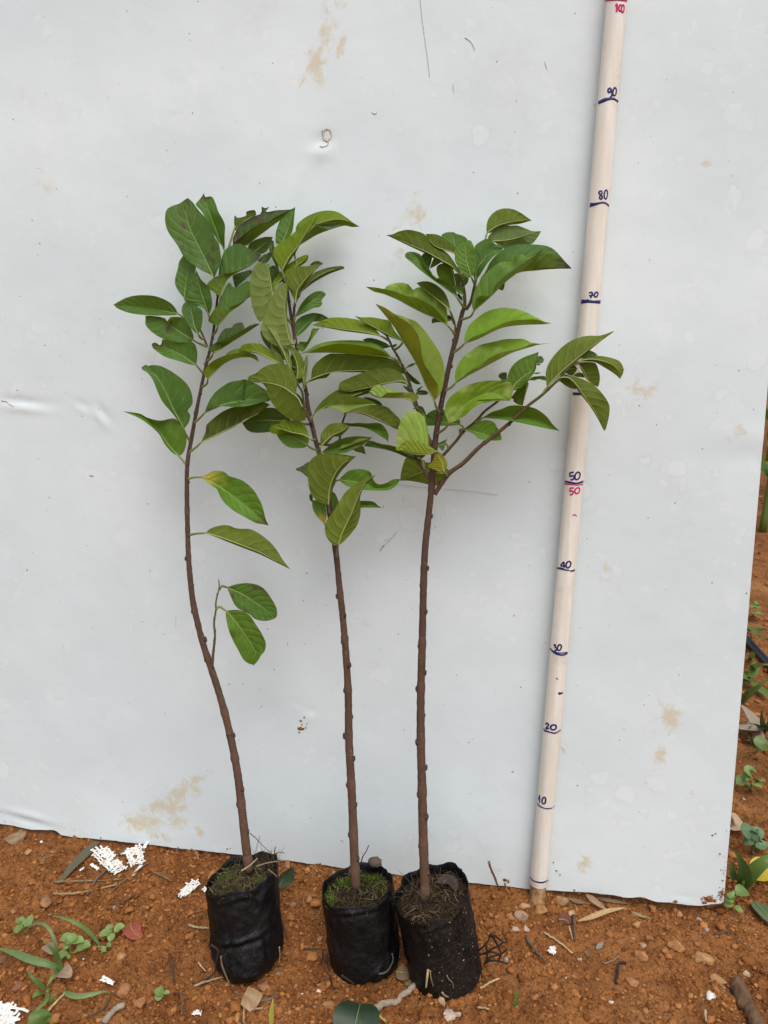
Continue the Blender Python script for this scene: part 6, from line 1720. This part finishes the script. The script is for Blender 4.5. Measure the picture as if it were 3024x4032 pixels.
for px, sz, lb, col, fl in [
    ('Q 1005,1500', .028, 'large flat brown stone above the pale stick end', (.27, .13, .06), .45), ('Q 1140,1600', .021, 'rounded orange-brown stone right of the flat brown stone', (.33, .155, .06), .55),
    ('Q 170,1440', .020, 'round dark red stone left of the grass tufts', (.19, .085, .05), .7), ('Q 238,345', .015, 'pale ochre stone below the board left of the sack scraps', (.42, .24, .11), .6),
    ('Q 385,785', .024, 'grey-brown lumpy clod above the strap grass', (.22, .125, .065), .6), ('Q 115,235', .048, 'cracked grey mud slab below the curled board corner', (.24, .19, .13), .35),
    ('Q 385,400', .030, 'flat mossy greenish clod left of the grey dry leaf blade', (.12, .09, .04), .2), ('Q 985,1200', .020, 'tan stone right of the sprawling seedling', (.40, .22, .10), .5), ('Q 110,820', .015, 'brown pebble above the four-leaved seedling under a grass blade', (.25, .13, .07), .6),
    ('Q 255,1285', .016, 'red-brown stone half hidden under the broad flat grass blade', (.28, .10, .05), .6), ('Q 20,1215', .020, 'dark stone under the end of the broad flat grass blade', (.10, .065, .045), .6),
    ('V 1190,470', .020, 'reddish stone behind the wispy-mossed grow bag under the board', (.27, .11, .06), .7), ('V 1430,840', .016, 'orange stone between the two mossy grow bags', (.36, .17, .08), .5), ('V 1255,920', .015, 'brown pebble right of the wispy-mossed grow bag', (.26, .15, .08), .6), ('V 950,1755', .024, 'flat brown stone at the foot of the wispy-mossed grow bag', (.26, .135, .065), .4),
    ('V 650,2120', .014, 'ochre lump below the papery dry leaf', (.45, .25, .09), .6), ('X 1120,1395', .018, 'pale yellowish stone below the speckled grow bag', (.44, .32, .17), .6), ('X 1180,1475', .021, 'whitish rough stone below the speckled grow bag', (.52, .44, .38), .55), ('X 1250,1480', .011, 'small white pebble beside the whitish rough stone', (.58, .5, .44), .6),
    ('X 195,1390', .019, 'brown clod left of the dark green fallen leaf', (.28, .14, .065), .5), ('X 35,530', .014, 'brown pebble left of the green-mossed grow bag', (.30, .16, .08), .6),
    ('W 222,478', .026, 'grey angular stone below the propped twig', (.33, .26, .19), .6), ('W 243,402', .018, 'tan stone above the grey angular stone', (.38, .25, .14), .6), ('W 335,440', .024, 'yellow-brown stone heaped with soil before the pole foot', (.36, .21, .08), .55), ('W 462,385', .026, 'olive-brown upright stone right of the pole foot', (.22, .15, .08), .8), ('W 520,447', .015, 'pale beige stone below the lifted board edge', (.46, .32, .2), .6), ('W 185,552', .014, 'pale pebble beside the grey angular stone', (.45, .36, .26), .6), ('W 252,545', .012, 'light grey pebble left of the pale straight straw', (.44, .37, .28), .6),
    ('W 1372,848', .026, 'rounded tan stone near the rotten stick', (.40, .22, .10), .5), ('W 1275,712', .036, 'flat tan stone half buried in the smooth soil', (.42, .24, .11), .3), ('W 925,695', .026, 'brown stone half buried beside the tan chip', (.30, .14, .06), .4), ('W 965,605', .018, 'dark brown clod on the smooth soil', (.22, .10, .05), .6), ('W 1130,655', .030, 'wide orange clod on the smooth soil', (.33, .155, .06), .35),
    ('W 930,640', .013, 'pale chip of wood-coloured stone on the smooth soil', (.45, .33, .22), .6), ('W 895,530', .013, 'round orange pebble below the board', (.44, .24, .11), .7), ('W 1530,800', .013, 'whitish elongated pebble above the rotten stick', (.50, .38, .27), .5), ('W 695,945', .010, 'round orange pebble in the fine gravel', (.42, .2, .07), .7), ('W 865,840', .022, 'flat brown clod left of the rotten stick', (.30, .15, .065), .35), ('W 1145,455', .013, 'small ochre stone under the board corner', (.36, .2, .1), .6),
    ('W 750,970', .007, 'tiny white pebble in the fine gravel', (.7, .66, .6), .7), ('W 565,715', .008, 'tiny pale pink pebble in front of the pole', (.6, .48, .4), .7), ('W 1330,385', .030, 'heap of red soil stuck at the right foot of the board', (.25, .095, .035), .8)]:
    stone(px, sz, lb, col, int(sz * 1e4) + len(lb) * 7, fl)

# ---- roots and litter on the grow bags (parts of the saplings)
def litter(pl, bag, name, pts, r0, r1, col, n=12):
    V, F = tube(catmull(pts, n), np.linspace(r0, r1, n), 6)
    me = new_mesh(name, V - pl.o, F)
    point_attr(me, 'pigment', np.tile(np.asarray(col, float), (len(V), 1)))
    return obj(name, me, M['straw'], bag)


def xp(s, Y):
    px, h = gp(s)
    Y = np.broadcast_to(np.asarray(Y, float), (len(px),))
    return ray_at_y(px, Y)


BLK = (.020, .015, .013)
yb3 = P3.o[1]
for s, Y in [('X 1330,690 1350,720 1385,790 1388,860 1370,930', yb3 + .004), ('X 1375,960 1440,900 1490,850 1520,790', [yb3 + .0, yb3 - .01, yb3 - .012, yb3 - .012]), ('X 1520,780 1550,830 1580,890 1600,950 1575,1010', yb3 - .012),
             ('X 1465,945 1530,905 1580,880 1625,850', yb3 - .014), ('X 1470,1020 1520,1000 1580,1005 1659,1025', yb3 - .016), ('X 1480,1010 1520,970 1600,950 1650,905', yb3 - .018), ('X 1380,1000 1420,960 1470,940 1530,930 1590,950', yb3 - .012),
             ('X 1375,1030 1430,1080 1450,1140', yb3 - .014), ('X 1390,920 1420,990 1440,1040', yb3 - .008), ('X 1500,800 1560,805 1620,850 1655,850', yb3 - .010), ('X 1365,870 1400,900 1430,950', yb3 - .004), ('X 1480,880 1490,950 1480,1020', yb3 - .016)]:
    P = xp(s, Y); P[:, 2] = np.maximum(P[:, 2], ground_z(P[:, 0], P[:, 1]) + .001)
    litter(P3, bag3, 'root', P, .0013, .0007, BLK, 16)
for s in ['X 935,1260 940,1320 925,1380']:
    litter(P3, bag3, 'root', gpoints(s, .002), .0013, .0006, BLK)
fy = yb3 - .0405
litter(P3, bag3, 'root', xp('X 1008,1072 1000,1130 990,1222', [fy + .001, fy - .004, fy - .006]), .0014, .0009, (.42, .32, .18))
litter(P3, bag3, 'root', xp('X 1025,1080 1030,1140 1050,1215', [fy + .001, fy - .003, fy - .003]), .0007, .0004, (.26, .17, .10))
litter(P3, bag3, 'root', xp('X 1120,1258 1150,1290 1200,1298 1255,1304', [fy + .001, fy + .002, fy + .005, fy + .009]), .0011, .0006, (.30, .23, .15))
litter(P3, bag3, 'root', xp('X 1160,1120 1175,1150 1205,1180 1215,1228', [fy + .0005, fy + .001, fy + .002, fy + .002]), .0007, .0004, (.24, .18, .12))
litter(P3, bag3, 'root', xp('X 1325,880 1330,960 1375,1010 1385,1060', yb3 - .020), .0006, .0004, (.22, .17, .12))
yb2 = P2.o[1]; f2 = yb2 - .0405
for s, Y in [('X -10,908 90,907 182,910', f2 + .018), ('X 205,1120 230,1220 262,1310 282,1365', f2 + .004), ('X 150,920 145,980 130,1040', f2 + .018), ('X 190,930 180,1010 200,1090', f2 + .016), ('X 70,1190 100,1190 130,1160', f2 + .01), ('X 300,1120 345,1150 405,1190', f2 - .0005), ('X 600,1110 670,1090 720,1000 712,940', f2 + .006)]:
    P = xp(s, Y); P[:, 2] = np.maximum(P[:, 2], ground_z(P[:, 0], P[:, 1]) + .001)
    litter(P2, bag2, 'root', P, .0012, .0006, (.045, .03, .022) if s[2] != '6' else (.10, .09, .08))
litter(P2, bag2, 'dry_stalk', xp('X 460,215 470,160 500,110 523,58', yb2 + .02), .0007, .0005, (.07, .055, .045))
P = xp('X 575,195', yb2 + .045)[0]
V = ICO1 * (1 + .25 * fbm(ICO1[:, 0] * 3, ICO1[:, 1] * 3, ICO1[:, 2] * 3, 2, 5))[:, None] * np.array([.0085, .007, .006]) + P
me = new_mesh('dry_fruit', V - P2.o, ICO1F); point_attr(me, 'pigment', np.tile((.11, .08, .06), (len(V), 1)))
obj('dry_fruit', me, M['straw'], bag2)
yb1 = P1.o[1]; f1 = yb1 - .041
for s, Y, c, r in [('V 785,85 850,140 930,225 1000,290', yb1 + .035, (.10, .09, .07), .0005), ('V 895,115 870,200 842,305', yb1 + .04, (.2, .19, .16), .0004), ('V 690,497 780,440 868,358', [yb1 + .0, yb1 + .004, yb1 + .012], (.33, .27, .16), .0010), ('V 850,450 960,412 1080,392 1215,378', yb1 + .01, (.24, .2, .12), .0008),
                   ('V 1060,330 1055,270 1068,232', yb1 + .02, (.05, .035, .025), .0007), ('V 1070,310 1110,290 1165,303', yb1 + .02, (.12, .09, .06), .0006), ('V 985,480 1040,520 1080,560', f1 + .018, (.2, .16, .1), .0007),
                   ('V 470,1420 480,1520 530,1650 572,1742', [f1 + .006, f1 + .003, f1 - .006, f1 - .010], (.13, .095, .06), .0012), ('V 1105,1320 1112,1420 1098,1520', f1 + .022, (.28, .22, .14), .0008), ('V 1140,1060 1160,1130 1187,1232', f1 + .036, (.05, .035, .025), .0010), ('V 360,1300 440,1360 420,1470 400,1600', f1 + .012, (.045, .03, .02), .0012), ('V 395,1610 330,1660 240,1710 160,1790', f1 + .016, (.06, .04, .028), .0013), ('V 860,1280 830,1360 840,1440', f1 - .004, (.04, .03, .025), .0008)]:
    P = xp(s, Y); P[:, 2] = np.maximum(P[:, 2], ground_z(P[:, 0], P[:, 1]) + .001)
    litter(P1, bag1, 'root' if r > .0011 else 'dry_stalk', P, r, r * .6, c)
# dry leaf curled inside the third bag
q = soil_at(fr3, np.array([.006, .016, .024, .026]), np.array([.014, .013, .006, -.006])) + np.array([0, 0, .003])
V, F = lamina_mesh(q, .0065, .6, 15)
me = new_mesh('dry_leaf', V - P3.o, F); point_attr(me, 'pigment', np.tile((.06, .045, .036), (len(V), 1)))
obj('dry_leaf', me, M['straw'], bag3)

# ---- strip of field to the right of the board
hp = catmull(gpoints('S 2700,2300 2860,2440 T 560,110 689,245 S 3110,2740 3300,2960', .009), 30)
V, F = tube(hp, .0092, 14)
thing_mesh('hose', V, F, M['hose'], 'black plastic irrigation hose lying on the soil beyond the board edge', 'hose')
weed('weed', 'T 570,1130', 'pale clump of small-leaved weed beside the middle of the board edge', 'weed', leaves=[('T 570,1040,.03 555,1000,.04 580,975,.045', .013), ('T 560,1060,.03 530,1050,.03 510,1065,.025', .012), ('T 540,1080,.02 500,1075,.02 455,1095,.015', .012), ('T 580,1090,.02 615,1090,.025 640,1110,.02', .013), ('T 570,1110,.012 560,1120,.01 575,1135,.005', .009), ('T 600,1080,.02 630,1065,.03 650,1085,.03', .011)], stems=[('T 570,1140 565,1060,.03', .0016), ('T 570,1130 520,1080,.02', .0012)], col=PGREEN)
weed('weed', 'T 580,1600', 'round-leaved blue-green weed standing right of the board', 'weed', leaves=[('T 570,1490,.03 550,1435,.04 575,1415,.042', .0165), ('T 572,1500,.026 535,1505,.026 506,1515,.022', .0125), ('T 580,1500,.03 620,1470,.036 655,1490,.034', .0155), ('T 585,1520,.02 600,1515,.02 622,1520,.02', .010), ('T 600,1560,.01 650,1545,.012 689,1550,.012', .010)], stems=[('T 580,1605 570,1490,.03', .0020), ('T 578,1570,.01 600,1500,.03', .0014)], col=np.array([.13, .22, .10]))
weed('maize_seedling', 'T 490,1870', 'young plant with two broad strap leaves right of the board foot', 'plant', blades=[('T 488,1868 515,1780,.03 505,1700,.055 470,1630,.075 430,1585,.085', .0105, DGREEN * 1.25), ('T 492,1868 545,1780,.025 620,1700,.045 700,1650,.055 780,1630,.05', .0110, GREEN * .8), ('T 450,1800,.012 430,1740,.03 418,1660,.045', .006, DGREEN * 1.2)], stems=[('T 488,1880 492,1860,.006 510,1800,.025', .0035)])
weed('seedling', 'T 425,1990', 'pale seedling at the right bottom corner of the board', 'seedling', leaves=[('T 455,1905,.02 490,1880,.024 540,1880,.022', .0105), ('T 440,1920,.018 415,1900,.02 400,1890,.02', .009), ('T 440,1945,.012 405,1935,.014 370,1930,.012', .007), ('T 430,1960,.008 400,1970,.008 372,1985,.006', .007), ('T 450,1985,.008 480,2010,.008 505,2020,.006', .006)], stems=[('T 428,1992 445,1910,.02', .0013)], col=PGREEN * .95)
fallen('fallen_leaf', 'T 570,1790,.004 640,1735,.012 730,1680,.016', .016, 'bright yellow fallen leaf beyond the two-leaved young plant', np.array([.62, .47, .05]), fold=.3)
fallen('fallen_leaf', 'T 590,1960 640,2020,.006 700,2080,.008 760,2130', .011, 'green strap-like fallen leaf near the right bottom corner of the board', np.array([.13, .19, .09]), fold=.3)
fallen('dead_leaf', 'T 420,1420,.004 460,1400,.012 508,1390,.008', .014, 'crumpled pale dead leaf at the board edge beside the round-leaved weed', np.array([.46, .33, .22]), mat='straw', fold=.6)
fallen('dead_leaf', 'T 480,690,.01 560,650,.03 640,640,.015', .030, 'large greyish dead leaf beyond the board edge under narrow grass', np.array([.34, .255, .19]), mat='straw', fold=.4)
fallen('dead_leaf', 'T 560,780 620,770,.01 670,790,.006', .020, 'tan dead leaf near the large greyish dead leaf', np.array([.42, .30, .2]), mat='straw', fold=.4)
weed('grass_clump', 'T 660,720', 'narrow dark grass over the large greyish dead leaf', 'grass', blades=[('T 640,720 560,690,.03 540,740,.02', .006, DGREEN), ('T 650,720 600,670,.05 540,660,.05', .005, DGREEN), ('T 660,720 640,600,.08 650,540,.10', .006, DGREEN), ('T 670,720 700,640,.07 720,600,.08', .006, DGREEN), ('T 640,850 580,800,.03 545,740,.05', .008, DGREEN)], leaves=[('T 640,850,.03 660,800,.04 689,790,.04', .02, PGREEN * .8), ('T 640,840,.02 620,810,.03 600,800,.03', .016, PGREEN * .8)])
weed('grass_clump', 'T 500,490', 'light grass sprig below the irrigation hose', 'grass', blades=[('T 495,495 560,430,.04 620,390,.06 689,330,.08', .009, PGREEN * .8), ('T 520,480 545,420,.04 552,395,.05', .006, GREEN), ('T 560,270 600,240,.05 660,228,.07 720,235,.07', .010, PGREEN * .9), ('T 560,180 575,150,.03 570,130,.05', .008, GREEN)])
weed('weed', 'T 545,340', 'small blue-green weed clump below the irrigation hose', 'weed', leaves=[('T 545,340,.02 530,320,.03 540,300,.03', .014), ('T 540,345,.015 520,350,.02 510,360,.015', .013), ('T 555,335,.02 600,230,.04 610,215,.04', .012), ('T 560,340,.015 680,460,.01 690,470,.01', .012), ('T 545,330,.02 555,310,.03 560,300,.03', .012)], stems=[('T 545,350 545,320,.025', .0015)], col=GREEN * .8)
weed('weed', 'U 535,1850', 'dark leaf weed above the irrigation hose at the board edge', 'weed', leaves=[('U 500,1800,.03 530,1770,.05 570,1800,.06 582,1840,.04', .030, GREEN * .75), ('U 500,1600,.02 540,1590,.04 580,1600,.03', .022, PGREEN), ('U 520,1650,.02 560,1640,.03 600,1650,.02', .018, PGREEN)], stems=[('U 520,1860 515,1800,.03', .002)])
# tall leafy plants further back, only their edge shows beside the board
def tall_plant(px, hgt, label, seed, nb_=9, wid=.03, lean=0.0):
    rng = np.random.default_rng(seed)
    b = gpoints(px)[0]
    e = empty('maize_plant', b, label, 'plant', 'tall leafy plants beyond the board')
    top_ = b + np.array([lean, 0, hgt])
    V, F = tube(catmull(np.array([b, (b + top_) / 2 + np.array([.01, 0, 0]), top_]), 12), np.linspace(.014, .006, 12), 8)
    mesh_part('stem', V, F, M['petiole'], (.12, .17, .035), e, b)
    for k in range(nb_):
        h = hgt * (0.22 + .75 * k / nb_)
        a = k * 2.4 + rng.uniform(-.4, .4)
        d_ = np.array([math.cos(a), math.sin(a), 0])
        p0 = b + (top_ - b) * (h / hgt)
        L = hgt * rng.uniform(.45, .65)
        P = np.array([p0, p0 + d_ * L * .3 + np.array([0, 0, L * .30]), p0 + d_ * L * .65 + np.array([0, 0, L * .32]), p0 + d_ * L + np.array([0, 0, L * .02])])
        V, F = blade_mesh(P, wid, .35, np.array([0, 0, 1.0]) + 0.2 * d_)
        mesh_part('blade', V, F, M['green'], np.array([.13, .24, .035]) * rng.uniform(.7, 1.3), e, b)
    return e


tall_plant('U 608,1000', .62, 'young leafy plant with upright green stalk just beyond the board edge', 2, 8, .030, .0)
tall_plant('S 3190,2000', .9, 'tall strap-leaved plant rising behind the young leafy plant', 4, 10, .040)
tall_plant('S 3120,1800', 1.3, 'distant strap-leaved plant far beyond the board edge', 6, 11, .055)
tall_plant('S 3260,1720', 1.5, 'farthest strap-leaved plant in the field beyond the board', 8, 12, .06)
